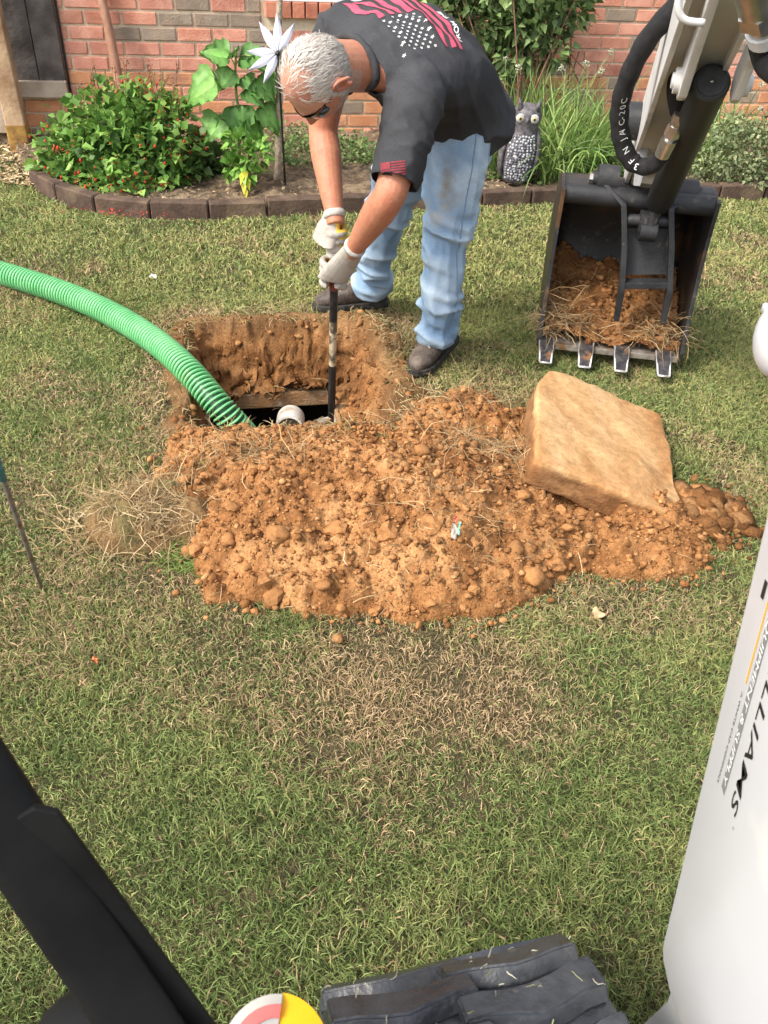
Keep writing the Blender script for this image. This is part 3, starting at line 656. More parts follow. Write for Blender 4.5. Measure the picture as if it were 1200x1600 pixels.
# ---- concrete lid slab, tipped on the heap
A_, B_, C_ = np.array([.470, 2.45, .20]), np.array([.405, 1.873, .205]), np.array([.835, 1.80, .062])
e1 = unit(A_-B_); l1 = np.linalg.norm(A_-B_); e2 = C_-B_; e2 = unit(e2-e1*(e2@e1)); l2 = .455; en = np.cross(e2, e1); en = en if en[2] > 0 else -en; TH = .092
bm = bmesh.new(); bmesh.ops.create_cube(bm, size=1)
for v in bm.verts: v.co = Vector((v.co.x*l2, v.co.y*l1, v.co.z*TH))
bmesh.ops.bevel(bm, geom=bm.edges[:], offset=.009, segments=2, affect='EDGES', profile=.5)
bmesh.ops.subdivide_edges(bm, edges=[e for e in bm.edges if e.calc_length() > .06], cuts=14, use_grid_fill=True)
bmesh.ops.triangulate(bm, faces=bm.faces[:])
V = np.array([v.co[:] for v in bm.verts]); N_ = np.array([v.normal[:] for v in bm.verts]); F = [[v.index for v in f.verts] for f in bm.faces]; bm.free()
V = V+N_*(.006*fbm(V, 9, 3, 3)+.0035*fbm(V, 40, 3, 4)-.006*np.clip(fbm(V, 5, 2, 9)-.3, 0, 1))[:, None]
k = np.clip(-(V[:, 0]/l2+V[:, 1]/l1*-1)-.75, 0, 1); V[:, 0] += k*.16; V[:, 1] -= k*.12            # knocked-off corner
cen = B_+e1*l1/2+e2*l2/2-en*TH/2; Wv = cen+V[:, :1]*e2+V[:, 1:2]*e1+V[:, 2:3]*en
n1 = fbm(V*np.array([1, .35, 1]), 9, 4, 300); n2 = fbm(V*np.array([1, .12, 1]), 26, 4, 310); n3 = fbm(V, 50, 3, 320)
cc = np.array([.36, .18, .07])+(np.array([.50, .31, .15])-np.array([.36, .18, .07]))*np.clip(.5+.9*n1+.3*n3, 0, 1)[:, None]
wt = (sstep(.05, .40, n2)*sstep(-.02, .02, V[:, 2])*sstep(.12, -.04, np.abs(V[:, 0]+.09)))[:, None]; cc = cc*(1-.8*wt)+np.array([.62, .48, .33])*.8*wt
side_shade = sstep(.034, .02, V[:, 2])[:, None]; cc = cc*(1-.75*side_shade)+np.array([.17, .075, .03])*.75*side_shade; cc *= (1+.18*n3)[:, None]  # shade on the lid's sides and underside painted in as darker clay brown
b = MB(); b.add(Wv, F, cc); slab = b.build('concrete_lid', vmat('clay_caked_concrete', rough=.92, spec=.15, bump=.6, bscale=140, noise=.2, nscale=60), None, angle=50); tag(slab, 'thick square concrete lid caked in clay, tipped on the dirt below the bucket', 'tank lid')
# soil crumbled around the lid's low corner
def cp(N, r):
    x = r.normal(.93, .065, N); y = r.normal(1.93, .07, N); d = np.hypot((x-.93)/.13, (y-1.93)/.13); return np.c_[x, y, .05*np.clip(1-d, 0, 1)]
def cp2(N, r):
    P = cp(N, r); return P
sp = thing('soil_spill', (.93, 1.93, 0), 'small spill of dark clay lumps at the low corner of the concrete lid', 'dirt pile')
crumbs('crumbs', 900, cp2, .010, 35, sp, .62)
r = np.random.default_rng(5)
for i in range(26):
    x, y = r.normal(.93, .06), r.normal(1.93, .06); s = r.uniform(.012, .03); o = bpy.data.objects.new('clod', CD[r.integers(0, 9)]); COL.objects.link(o); o.parent = sp
    o.location = (x-.93, y-1.93, .035*max(0, 1-math.hypot(x-.93, y-1.93)/.13)+s*.3); o.scale = (s, s, s*.8); o.rotation_euler = (r.normal(0, .6), r.normal(0, .6), r.uniform(0, 6))

# ---- green suction hose
hp = [G(-330, 360, .05), G(-160, 390, .05), G(-60, 410, .05), G(0, 426, .052), G(100, 458, .054), G(180, 494, .056), G(245, 535, .06), G(295, 580, .05), G(340, 632, -.01), G(376, 672, -.10), G(405, 706, -.24), G(420, 735, -.42)]
hp = spline(hp, 400); seg = np.r_[0, np.cumsum(np.linalg.norm(np.diff(hp, axis=0), axis=1))]; HL = seg[-1]
hose = thing('suction_hose', G(0, 426), 'ribbed bright green suction hose lying across the lawn into the hole', 'hose')
b = MB(); b.tube(hp, .0405, 20); b.build('tube', mat('hose_dark_green', (.006, .05, .018), (.01, .07, .026), rough=.4, scale=30), hose)
nt_ = int(HL/.0160); m = nt_*22; ss = np.linspace(0, HL*.999, m); hc = np.stack([np.interp(ss, seg, hp[:, k]) for k in range(3)], 1)
T = np.gradient(hc, axis=0); T /= np.linalg.norm(T, axis=1)[:, None]; u = np.cross(T, [0, 0, 1.0]); u /= np.linalg.norm(u, axis=1)[:, None]; w = np.cross(u, T)
ang = 2*math.pi*nt_*ss/HL; rr = u*np.cos(ang)[:, None]+w*np.sin(ang)[:, None]
ns_ = 6; V = np.stack([hc+rr*(.0428+.0075*max(0, math.sin(t))**.8-.002*max(0, -math.sin(t)))[None] if False else hc+rr*(.0418+.0072*math.sin(t))+T*.0048*math.cos(t) for t in np.linspace(0, 2*math.pi, ns_, endpoint=False)], 1).reshape(-1, 3)
i0 = np.arange(m-1)[:, None]*ns_; k = np.arange(ns_)[None]; Q = np.stack([i0+k, i0+(k+1) % ns_, i0+ns_+(k+1) % ns_, i0+ns_+k], -1).reshape(-1, 4)
put('spiral_rib', fastmesh('spiral_rib', V, Q), mat('hose_bright_green', (.13, .44, .17), (.20, .52, .23), rough=.38, scale=14, spots=((.30, .36, .16), 8, .62, .8)), hose)

# ---- probe rod at the left, marker scrap, dead leaves
rod = thing('probe_rod', G(65, 915), 'thin steel probe rod with teal tape stuck upright in the lawn', 'rod')
p0 = G(65, 915)+np.array([0, 0, -.03]); p1 = Y(0, 735, 1.36); d = unit(p1-p0)
b = MB(); b.tube([p0, p0+d*.1, p1+d*.45], [.003, .0055, .006], 12); b.build('shaft', mat('rusty_steel', (.16, .14, .13), (.30, .27, .25), rough=.45, metal=.7, scale=60, spots=((.20, .10, .05), 25, .55, .7)), rod)
b = MB(); b.tube([p1-d*.03, p1+d*.03, p1+d*.30], [.0078, .0085, .0085], 12); b.build('tape_grip', mat('teal_tape', (.03, .14, .16), (.08, .26, .30), rough=.5, scale=40), rod)
sc_ = thing('plastic_scrap', G(712, 850, .10), 'torn grey and mint green plastic scrap half buried in the clay heap', 'litter')
q = mound_top(*[np.array([v]) for v in G(712, 838, .11)[:2]])[0]; pz = G(712, 838, q+.01); 
def crinkle(name, w, h, off, col, seed):
    r = np.random.default_rng(seed); nu, nv = 5, 7; V = []
    for j in range(nv):
        for i in range(nu):
            V.append(pz+np.array([(i/(nu-1)-.5)*w*(1-.4*abs(j/(nv-1)-.5))+off[0]+r.normal(0, .0012), off[1]+.004*math.sin(i*1.7+j)+.02*(j/(nv-1)), off[2]+h*j/(nv-1)*.85+r.normal(0, .001)]))
    V = np.array(V); F = [(j*nu+i, j*nu+i+1, (j+1)*nu+i+1, (j+1)*nu+i) for j in range(nv-1) for i in range(nu-1)]
    V2 = V+np.array([0, .0012, 0]); n = len(V); b = MB(); b.add(np.r_[V, V2], F+[tuple(n+k for k in f[::-1]) for f in F]); b.build(name, mat('scrap_'+str(seed), col, tuple(min(1, c*1.25) for c in col), rough=.35, scale=60), sc_)
crinkle('wrapper', .016, .036, (-.004, 0, -.008), (.38, .33, .29), 1); crinkle('green_tag', .008, .03, (.006, -.004, .008), (.25, .55, .40), 2); crinkle('red_tag', .006, .008, (-.002, .006, .034), (.5, .10, .08), 3)
def dryleaf(px, py, size, col, seed, label):
    r = np.random.default_rng(seed); c = G(px, py)+np.array([0, 0, .02]); a = r.uniform(0, 6.28); lobes = 7; V = [c+np.array([0, 0, .004])]; n = 28
    for k in range(n):
        t = 2*math.pi*k/n; rad = size*(.55+.45*abs(math.cos(t*2.5+.4))); V.append(c+np.array([rad*math.cos(t+a), .75*rad*math.sin(t+a), .006*math.sin(3*t)+r.normal(0, .001)]))
    F = [(0, 1+k, 1+(k+1) % n) for k in range(n)]; V = np.array(V); m = len(V); b = MB(); b.add(np.r_[V, V-np.array([0, 0, .0008])], F+[tuple(m+i for i in f[::-1]) for f in F]); o = b.build('dry_leaf', mat('dry_leaf_%d' % seed, col, tuple(c*1.3 for c in col), rough=.8, scale=80)); tag(o, label, 'leaf')
dryleaf(931, 967, .022, (.42, .27, .15), 1, 'tan lobed dead leaf on the grass in front of the clay heap')
dryleaf(151, 1040, .009, (.45, .13, .05), 2, 'small rust red dead leaf on the open grass')
dryleaf(678, 1532, .010, (.50, .34, .20), 3, 'pale tan dead leaf beside the rubber track')
dryleaf(240, 438, .018, (.55, .52, .47), 4, 'whitish dead leaf on grass behind the green hose')
# ================================================================== PLANTS, GATE, ORNAMENTS
M_leaf = vmat('leaves', rough=.5, spec=.35, trans=.25, noise=.15, nscale=60)
M_leafs = vmat('garden_leaf', rough=.5, spec=.35, trans=.22, noise=.2, nscale=50, bump=.3, bscale=60)
def leafset(P, D, Nn, L, W, C, fold=.25, droop=.2):
    """many 4-triangle leaves: base points, directions, normals, lengths, widths, colours"""
    D = D/np.linalg.norm(D, axis=1)[:, None]; S = np.cross(D, Nn); S /= np.linalg.norm(S, axis=1)[:, None]+1e-9; U = np.cross(S, D); L = L[:, None]; W = W[:, None]
    b = P; c = P+D*L*.42; l = P+D*L*.38-S*W+U*W*fold; r_ = P+D*L*.38+S*W+U*W*fold; t = P+D*L-np.array([0, 0, 1.])*L*droop
    V = np.stack([b, l, c, r_, t], 1).reshape(-1, 3); n = len(P); i0 = np.arange(n)[:, None]*5
    T = np.concatenate([i0+[0, 2, 1], i0+[0, 3, 2], i0+[1, 2, 4], i0+[2, 3, 4]]); return V, T, np.repeat(C, 5, 0)
def rdir(r, n, upb=0.0):
    d = r.normal(0, 1, (n, 3)); d[:, 2] += upb; return d/np.linalg.norm(d, axis=1)[:, None]
def pickcol(r, n, cols, var=.25):
    return np.array(cols)[r.integers(0, len(cols), n)]*(1-var+2*var*r.random(n))[:, None]
def bush(name, label, cat, base, clumps, N, L, cols, seed, upb=.5, wr=.42, stems=10, group=None, stemcol=(.10, .09, .04), stemr=.004):
    t = thing(name, base, label, cat, group); r = np.random.default_rng(seed); wts = np.array([c[3]*c[4]*c[5] for c in clumps])**.8; wts /= wts.sum(); ci = r.choice(len(clumps), N, p=wts); CL = np.array(clumps)
    d = rdir(r, N); rad = r.random(N)**.45*(1+.25*fbm(d*1.0+ci[:, None]*3, 2.5, 2, seed)); P = CL[ci, :3]+d*CL[ci, 3:6]*rad[:, None]
    P[:, 2] = np.maximum(P[:, 2], .07); D = d*.8+rdir(r, N, upb)*.8; D[:, 2] -= .15; Nn = rdir(r, N, 1.6); l = L*(.55+.75*r.random(N)); C = pickcol(r, N, cols)
    V, T, C = leafset(P, D, Nn, l, l*wr, C); o = put('foliage', fastmesh('foliage', V, T, C, smooth=False), M_leaf, t); tag(o, kind='stuff')
    b = MB()
    for k in range(stems):
        c = CL[r.integers(0, len(CL))]; e = c[:3]+r.normal(0, .45, 3)*c[3:6]; s = np.array(base)+np.array([r.normal(0, .05), r.normal(0, .03), 0]); b.tube(spline([s, (s+e)/2+r.normal(0, .03, 3), e], 7), np.linspace(stemr, stemr*.4, 7), 6)
    if stems: b.build('stems', mat('stem_%s' % name, stemcol, tuple(c*1.6 for c in stemcol), rough=.8, scale=50), t)
    return t, P, r
GREENS = [(.13, .26, .05), (.19, .35, .07), (.27, .44, .10), (.08, .17, .035)]
# red-flowered bush
c0 = Y(185, 230, 4.62)
cl = [(*(Y(150, 235, 4.6)), .26, .22, .22), (*(Y(230, 225, 4.62)), .27, .24, .24), (*(Y(110, 250, 4.6)), .2, .18, .17), (*(Y(190, 180, 4.66)), .26, .22, .18), (*(Y(260, 260, 4.62)), .18, .17, .16), (*(Y(180, 285, 4.42)), .22, .12, .1), (*(Y(240, 290, 4.5)), .14, .1, .1), (*(Y(255, 170, 4.65)), .13, .13, .1)]
sal, P, r = bush('red_flowering_bush', 'bushy green plant dotted with small red flowers beside the wooden gate', 'bush', (*G(185, 300)[:2], .05), cl, 4200, .058, GREENS, 3, upb=.6, wr=.36, stems=16)
k = r.choice(len(P), 900); ctr = np.array([c0[0], c0[1], .28]); out = P[k]-ctr; k2 = np.linalg.norm(out/np.array([.5, .32, .3]), axis=1) > .6; F0 = P[k][k2]+out[k2]/np.linalg.norm(out[k2], axis=1)[:, None]*.022+np.array([0, -.012, .012])
Vv, Tt = [], []; n = len(F0); s = r.uniform(.004, .010, n); B = IV[None]*np.array([.7, .7, 1.3])*s[:, None, None]*(1+.3*r.normal(0, 1, (n, 12, 1)))+F0[:, None]
o = put('flowers', fastmesh('flowers', B.reshape(-1, 3), (np.arange(n)[:, None, None]*12+IF[None]).reshape(-1, 3), np.repeat(pickcol(r, n, [(.72, .035, .025), (.8, .07, .045), (.6, .14, .07)]), 12, 0)), M_leaf, sal); tag(o, kind='stuff')
b = MB(); sp_ = []
for i in range(26):
    x, y = r.uniform(125, 275), r.uniform(85, 150); e = Y(x, y, 4.62+r.normal(0, .06)); s0 = e-np.array([r.normal(0, .03), 0, r.uniform(.16, .3)]); pts = spline([s0, (s0+e)/2+r.normal(0, .008, 3), e], 8); b.tube(pts, .0018, 5)
    for j in range(14): q = pts[-1]+(pts[3]-pts[-1])*r.random(); sp_.append(q+r.normal(0, .006, 3))
b.build('flower_spikes', mat('spike_brown', (.18, .10, .05), (.26, .16, .08), rough=.8), sal)
sp_ = np.array(sp_); n = len(sp_); B = IV[None]*np.array([1, 1, 1.4])*r.uniform(.002, .0045, n)[:, None, None]+sp_[:, None]
o = put('seed_buds', fastmesh('seed_buds', B.reshape(-1, 3), (np.arange(n)[:, None, None]*12+IF[None]).reshape(-1, 3), np.repeat(pickcol(r, n, [(.30, .12, .07), (.22, .16, .07), (.45, .08, .05)]), 12, 0)), M_leaf, sal); tag(o, kind='stuff')
# tall broad-leaved plant: each leaf its own part
tb = (*G(372, 285, .05)[:2], .05); tall = thing('broad_leaved_plant', tb, 'tall plant with big toothed heart-shaped leaves in front of the brick wall', 'plant')
sy = tb[1]+.02; tops = Y(369, 75, sy); b = MB(); sp0 = spline([np.array(tb), Y(374, 200, sy), Y(368, 130, sy), tops], 12); b.tube(sp0, np.linspace(.010, .005, 12), 8); b.build('stem', mat('green_stem', (.13, .20, .06), (.2, .28, .09), rough=.6), tall)
def bigleaf(L, W, seed, droop):
    r = np.random.default_rng(seed); prof = [(0, .04), (-.06, .55), (.08, .92), (.22, 1.0), (.36, .93), (.5, .80), (.64, .60), (.78, .38), (.9, .18), (1.0, 0.0)]; nw = 3; V = []; m = len(prof)
    for i, (t, w) in enumerate(prof):
        for j in range(-nw, nw+1):
            f = j/nw; tt = t+(0 if abs(f) < 1 else .045*(1 if i % 2 else -1)); ww = w*W*f*(1+.16*(i % 2)*(abs(f) == 1))
            tz = max(tt, 0) if abs(f) > .4 else max(t, 0)*1
            x = (tt if abs(f) > .5 else max(t, 0.0))*L; V.append((ww, x, -droop*L*max(tz, 0)**2+.10*abs(ww)-.012*math.cos(j*3.1)*L/.14+r.normal(0, .0018)))
    n = 2*nw+1; F = [(i*n+j, i*n+j+1, (i+1)*n+j+1, (i+1)*n+j) for i in range(m-1) for j in range(n-1)]; return np.array(V), F
LV = [(335, 82, -40, -12, .30), (368, 78, 5, -14, .15), (400, 90, 42, -4, .35), (352, 122, -18, 22, .55), (312, 140, -46, 22, .75), (376, 190, 6, 42, .9), (413, 98, 30, 16, .5), (416, 138, 26, 26, .7), (330, 200, -26, 26, .85), (400, 203, 22, 30, .9), (425, 183, 26, 32, .8), (358, 205, -14, 34, .8), (390, 130, 16, 16, .45), (400, 150, 20, 20, .5)]
for i, (px, py, dx, dy, dr) in enumerate(LV):
    tip = Y(px+dx*.9, py+dy*.9+6, sy-.03-.06*random.random()); bs = Y(px-dx*.55, py-dy*.55, sy-.01); dv = tip-bs; L_ = max(np.linalg.norm(dv), .08)*.76; d_ = unit(dv)
    nn = np.array([random.uniform(-.3, .3), -.55, .85]); s_ = unit(np.cross(d_, nn)); nn = np.cross(s_, d_); Vl, Fl = bigleaf(L_, L_*random.uniform(.50, .62), i, dr*.35)
    Wl = bs+Vl[:, :1]*s_+Vl[:, 1:2]*d_+Vl[:, 2:3]*nn; c = np.array(random.choice([(.13, .28, .065), (.16, .33, .075), (.10, .23, .055)])); vein = (np.abs(Vl[:, 0]) < .001)[:, None]
    b = MB(); b.add(Wl, Fl, np.where(vein, c*1.7, c*(1+.1*np.random.default_rng(i).normal(0, 1, (len(Wl), 1))))); lf = b.build('leaf', M_leafs, tall)
    at = sp0[np.argmin(np.linalg.norm(sp0-bs-np.array([0, 0, -.03]), axis=1))]; b = MB(); b.tube(spline([at, (at+bs)/2+np.array([0, 0, .01]), bs], 5), .0028, 6); b.build('leaf_stalk', mat('leaf_stalk', (.25, .30, .10), (.32, .36, .14), rough=.6), lf)
# light green young plant with a yellowing leaf
yp, P, r = bush('young_leafy_plant', 'small light green leafy plant with a yellow drooping leaf below the tall broad-leaved plant', 'plant', (*G(385, 285, .05)[:2], .05), [(*Y(370, 225, 4.5), .06, .05, .08), (*Y(400, 240, 4.5), .07, .06, .08), (*Y(385, 262, 4.47), .06, .04, .06), (*Y(362, 255, 4.5), .05, .04, .06)], 170, .062, [(.17, .33, .055), (.22, .40, .075), (.13, .27, .05)], 5, upb=.4, wr=.36, stems=8, stemcol=(.14, .2, .05))
V_, T_, C_ = leafset(np.array([Y(383+dx, 262+dy, 4.42) for dx, dy in ((0, 0), (-4, 6), (3, 14), (-2, 22), (0, 30))]), np.array([[.1, -.2, -1], [-.2, -.3, -1], [.2, -.2, -1], [0, -.3, -1], [.1, -.4, -1.]]), np.array([[0, -1, .3]]*5), np.full(5, .06), np.full(5, .014), np.array([(.62, .60, .05), (.7, .66, .08), (.6, .55, .04), (.68, .64, .1), (.55, .5, .05)]))
put('yellow_leaves', fastmesh('yellow_leaves', V_, T_, C_, smooth=False), M_leaf, yp)
# low ground cover and dark leafy growth behind
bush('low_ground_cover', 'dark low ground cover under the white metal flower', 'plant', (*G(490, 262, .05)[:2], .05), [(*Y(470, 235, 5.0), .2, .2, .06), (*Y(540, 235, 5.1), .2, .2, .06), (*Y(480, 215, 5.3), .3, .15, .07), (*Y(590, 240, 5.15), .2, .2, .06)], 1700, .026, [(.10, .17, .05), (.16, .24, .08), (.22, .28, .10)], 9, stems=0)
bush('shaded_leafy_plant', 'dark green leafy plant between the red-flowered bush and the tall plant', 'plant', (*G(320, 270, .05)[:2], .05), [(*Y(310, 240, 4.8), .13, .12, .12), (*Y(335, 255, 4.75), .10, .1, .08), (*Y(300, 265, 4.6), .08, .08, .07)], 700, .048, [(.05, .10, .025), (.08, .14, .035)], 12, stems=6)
# climbing shrub on the wall
vb = [(*Y(x, y, yy), a, .16, c) for x, y, yy, a, c in ((665, 15, 5.6, .26, .12), (720, 30, 5.55, .3, .16), (790, 30, 5.6, .3, .16), (850, 20, 5.7, .24, .12), (800, 85, 5.6, .24, .12), (845, 75, 5.65, .18, .12), (900, 15, 5.75, .12, .08), (770, 120, 5.55, .14, .1), (760, -40, 5.55, .5, .2), (880, -40, 5.75, .3, .14))]
vine, P, r = bush('climbing_shrub', 'straggly climbing shrub with small leaves growing up the brick wall behind the man', 'shrub', (*G(800, 250, .05)[:2], .05), vb, 3300, .062, [(.13, .20, .065), (.18, .27, .09), (.26, .35, .13), (.08, .13, .045)], 14, upb=.2, wr=.34, stems=34, stemcol=(.14, .07, .045), stemr=.007)
b = MB()
for (x0, y0, x1, y1) in ((905, 130, 870, 10), (905, 130, 940, 120), (878, 175, 893, 40), (885, 150, 850, 130), (780, 200, 770, 30), (868, 200, 905, 80), (925, 150, 955, 95), (915, 110, 880, 60)):
    a, e = Y(x0, y0, 5.65), Y(x1, y1, 5.7); b.tube(spline([a, (a+e)/2+np.random.default_rng(x0).normal(0, .02, 3), e], 6), .0045, 6)
b.build('canes', mat('cane_red_brown', (.16, .07, .045), (.24, .12, .07), rough=.7), vine)
# strap-leaved clumps
def clump(name, label, cat, bases, N, Lr, wid, cols, seed, lean=(.1, 1.1), group=None, flowers=None):
    t = thing(name, bases[0], label, cat, group); r = np.random.default_rng(seed); B0 = np.array(bases)[r.integers(0, len(bases), N)]+np.c_[r.normal(0, .05, N), r.normal(0, .04, N), np.zeros(N)]
    th = r.uniform(0, 6.28, N); ln = r.uniform(*Lr, N); le = r.uniform(*lean, N); pp = [B0]; ph = math.pi/2-le*.35
    for k in range(6):
        d = np.c_[np.cos(th)*np.cos(ph), np.sin(th)*np.cos(ph), np.sin(ph)]; pp.append(pp[-1]+d*(ln/6)[:, None]); ph = ph-le*.32; th = th+r.normal(0, .06, N)
    Pp = np.stack(pp, 1); Pp[..., 2] = np.maximum(Pp[..., 2], .03); w = wid*(.7+.6*r.random(N))[:, None]*np.array([.8, 1, 1, .95, .8, .55, 0])
    V, T, nv = strips(Pp, w, np.c_[r.normal(0, .5, N), r.normal(0, .5, N), np.ones(N)*.8]); C = pickcol(r, N, cols); o = put('blades', fastmesh('blades', V, T, np.repeat(C, nv, 0)), M_leaf, t); tag(o, kind='stuff')
    if flowers:
        for (px, py, yy, fs) in flowers:
            e = Y(px, py, yy); s0 = np.array(bases[r.integers(0, len(bases))])+np.array([r.normal(0, .05), 0, 0]); b = MB(); b.tube(spline([s0, s0*.35+e*.65+np.array([r.normal(0, .02), 0, .02]), e], 7), .0022, 5, col=(.20, .26, .09))
            for j in range(26):
                d = rdir(r, 1, .5)[0]; q = e+d*fs*(.5+.6*r.random()); b.tube([e, q], .0008, 3, col=(.25, .32, .12)); b.ball(q, fs*.17, nu=5, nv=4, col=random.choice([(.62, .60, .48), (.70, .68, .58), (.42, .44, .24)]))
            b.build('flower_head', M_leaf, t)
    return t
OB = G(812, 283, .05)
CH_ = [(.14, .25, .055), (.21, .34, .085), (.29, .41, .12), (.38, .47, .16), (.085, .16, .04)]
clump('strap_leaf_clump', 'big arching clump of grassy green leaves right of the owl statue', 'plant', [tuple(G(x, y, .05)) for x, y in ((862, 283), (885, 275), (905, 280), (850, 262), (925, 272), (945, 270))], 620, (.28, .55), .0042, CH_, 3, (.15, 1.35), flowers=[(877, 108, 5.2, .02), (940, 112, 5.2, .022), (916, 100, 5.25, .02), (955, 82, 5.2, .018), (1005, 92, 5.2, .022), (1030, 88, 5.2, .02), (1020, 60, 5.2, .016)])
clump('strap_leaf_clump', 'narrow clump of grassy leaves between the owl statue and the man', 'plant', [tuple(G(x, y, .05)) for x, y in ((772, 268), (760, 262), (785, 262))], 190, (.22, .46), .0036, CH_, 5, (.1, 1.1), flowers=[(809, 106, 5.2, .022), (790, 92, 5.2, .014)])
clump('strap_leaf_clump', 'tall grassy leaves against the wall behind the owl statue', 'plant', [tuple(G(x, y, .05)) for x, y in ((820, 250), (850, 245), (800, 248), (895, 245))], 260, (.3, .6), .0036, CH_, 7, (.05, .6))
clump('strap_leaf_clump', 'grassy leaf clump right of the digger arm by the wall', 'plant', [tuple(G(x, y, .05)) for x, y in ((1090, 265), (1110, 255), (1075, 270), (1130, 240), (1000, 262), (975, 262))], 360, (.22, .46), .0038, CH_, 9, (.1, 1.2), flowers=[(1188, 172, 5.5, .022), (1190, 132, 5.5, .02), (1175, 118, 5.5, .018), (1068, 130, 5.5, .016)])
bush('grey_green_shrub', 'fine-leaved grey-green shrub at the right end of the bed', 'shrub', (*G(1150, 285, .05)[:2], .05), [(*Y(1140, 235, 5.2), .26, .18, .18), (*Y(1190, 225, 5.3), .26, .18, .2), (*Y(1250, 220, 5.3), .3, .2, .2), (*Y(1110, 265, 5.1), .14, .1, .1), (*Y(1180, 275, 5.1), .25, .1, .09), (*Y(1145, 195, 5.35), .2, .12, .08)], 4200, .026, [(.17, .22, .10), (.25, .30, .15), (.34, .37, .19), (.11, .15, .06)], 17, stems=14, wr=.4)
bush('small_leafy_plant', 'low small-leaved plant at the foot of the owl statue', 'plant', (*G(790, 290, .05)[:2], .05), [(*Y(775, 285, 4.95), .09, .06, .05), (*Y(835, 290, 4.9), .1, .05, .04), (*Y(960, 275, 5.0), .16, .1, .09)], 650, .026, [(.08, .12, .04), (.13, .18, .06)], 19, stems=0)

# ---- gate, post, boards at the left
M_old = mat('weathered_dark_wood', (.055, .045, .04), (.13, .11, .10), rough=.85, scale=9, detail=8, bump=.5, bscale=40, rnd=.2, spots=((.22, .18, .15), 6, .6, .75))
M_tan = mat('bare_timber', (.34, .22, .13), (.48, .34, .21), rough=.8, scale=8, detail=8, bump=.4, bscale=40, rnd=.15, spots=((.24, .14, .075), 5, .52, .68))
M_pale = mat('weathered_rail_timber', (.30, .24, .18), (.44, .36, .28), rough=.85, scale=9, detail=8, bump=.4, bscale=40)
GO = .03
gate = thing('wooden_gate', wallp(-2.4, 0, GO), 'dark weathered plank gate with a pale bottom rail', 'gate')
Rw = basis(WU, -WN, np.array([0, 0, 1.]))
ge = -2.055
for i in range(6):
    b = MB(); b.box(wallp(ge-.075-.147*i, 1.03+.008*random.uniform(-1, 1), GO+random.uniform(-.003, .003)), (.141, .02, 1.35), Rw, bev=.003); b.build('plank', M_old, gate, smooth=False)
b = MB(); b.box(wallp(ge-.44, .315, GO+.028), (.88, .035, .088), Rw, bev=.004); b.build('bottom_rail', M_pale, gate, smooth=False)
b = MB(); b.box(wallp(ge-.44, 1.5, GO+.028), (.88, .035, .088), Rw, bev=.004); b.build('top_rail', M_pale, gate, smooth=False)
b = MB(); b.box(wallp(ge+.008, 1.0, GO-.02), (.012, .012, 1.5), Rw); b.build('edge_strip', mat('black_strip', (.012, .012, .012), (.02, .02, .02), rough=.5), gate, smooth=False)
pb = Y(31, 214, 5.13)*np.array([1, 1, 0]); b = MB(); Rz = rotz(PSI); lean_ = np.array([-.04, .02, 0])
b.loft([pb+np.array([0, 0, -.05]), pb+np.array([0, 0, .4])+lean_*.2, pb+np.array([0, 0, 1.7])+lean_], [WU]*3, [-WN]*3, [.056, .054, .054], [.056, .054, .054], n=24, pw=12); post = b.build('fence_post', M_tan, None, angle=40); tag(post, 'square timber gate post with a burnt yellow foot', 'post')
b = MB(); b.loft([pb+np.array([0, 0, -.02]), pb+np.array([0, 0, .155])+lean_*.08], [WU]*2, [-WN]*2, [.0580, .0575], [.0580, .0575], n=24, pw=12); b.build('stained_foot', mat('ochre_stain', (.20, .10, .03), (.42, .25, .06), rough=.8, scale=14, detail=6, bump=.4), post, angle=40)
b = MB(); b.box(wallp(-2.85, .16, GO+.02), (.9, .03, .17), Rw, bev=.004); kb = b.build('kickboard', M_pale, None, smooth=False); tag(kb, 'pale board lying on edge behind the timber post', 'board')
b = MB(); a0, a1 = wallp(-1.815, .98, .02), wallp(-1.735, .06, .16); b.tube(spline([a0, (a0+a1)/2+np.array([.01, 0, .01]), a1], 10), np.linspace(.024, .028, 10), 10); stk = b.build('leaning_pole', mat('brown_pole', (.30, .14, .085), (.42, .23, .15), rough=.7, scale=20, bump=.3), None); tag(stk, 'slim red-brown pole leaning on the wall behind the red flowers', 'pole')
# bare stake and white metal flower
s0, s1 = G(433, 287, .04), Y(439, -60, 4.66); b = MB(); rr_ = np.random.default_rng(2); pts = spline([s0, s0*.7+s1*.3+np.array([.006, 0, 0]), s0*.35+s1*.65-np.array([.006, 0, 0]), s1], 24)+rr_.normal(0, .0015, (24, 3)); b.tube(pts, .019+.002*rr_.normal(0, 1, 24)-.004*np.linspace(0, 1, 24), 10)
stake = b.build('bare_trunk', mat('peeling_bark', (.24, .17, .12), (.46, .37, .28), rough=.9, scale=30, detail=8, bump=.8, bscale=60, spots=((.42, .36, .28), 20, .56, .68)), None); tag(stake, 'slender bare tree trunk beside the white metal flower', 'trunk')
mf = thing('metal_flower', G(446, 293, .05), 'white metal flower ornament with long petals on a black rod', 'garden ornament')
fc = Y(434, 84, 4.47); b = MB(); fb = G(446, 293, .03); b.tube(spline([fb, fb*.5+fc*.5, fc], 8), .0055, 8); b.ball(fc, .012); b.build('rod', mat('black_rod', (.012, .012, .013), (.025, .025, .025), rough=.4), mf)
fu, fvv = unit(np.array([1, .12, .06])), unit(np.array([0, .5, .87])); fnn = unit(np.cross(fu, fvv)); M_pet = mat('white_enamel', (.44, .44, .52), (.54, .54, .62), rough=.35, scale=18, spots=((.55, .53, .45), 10, .6, .75))
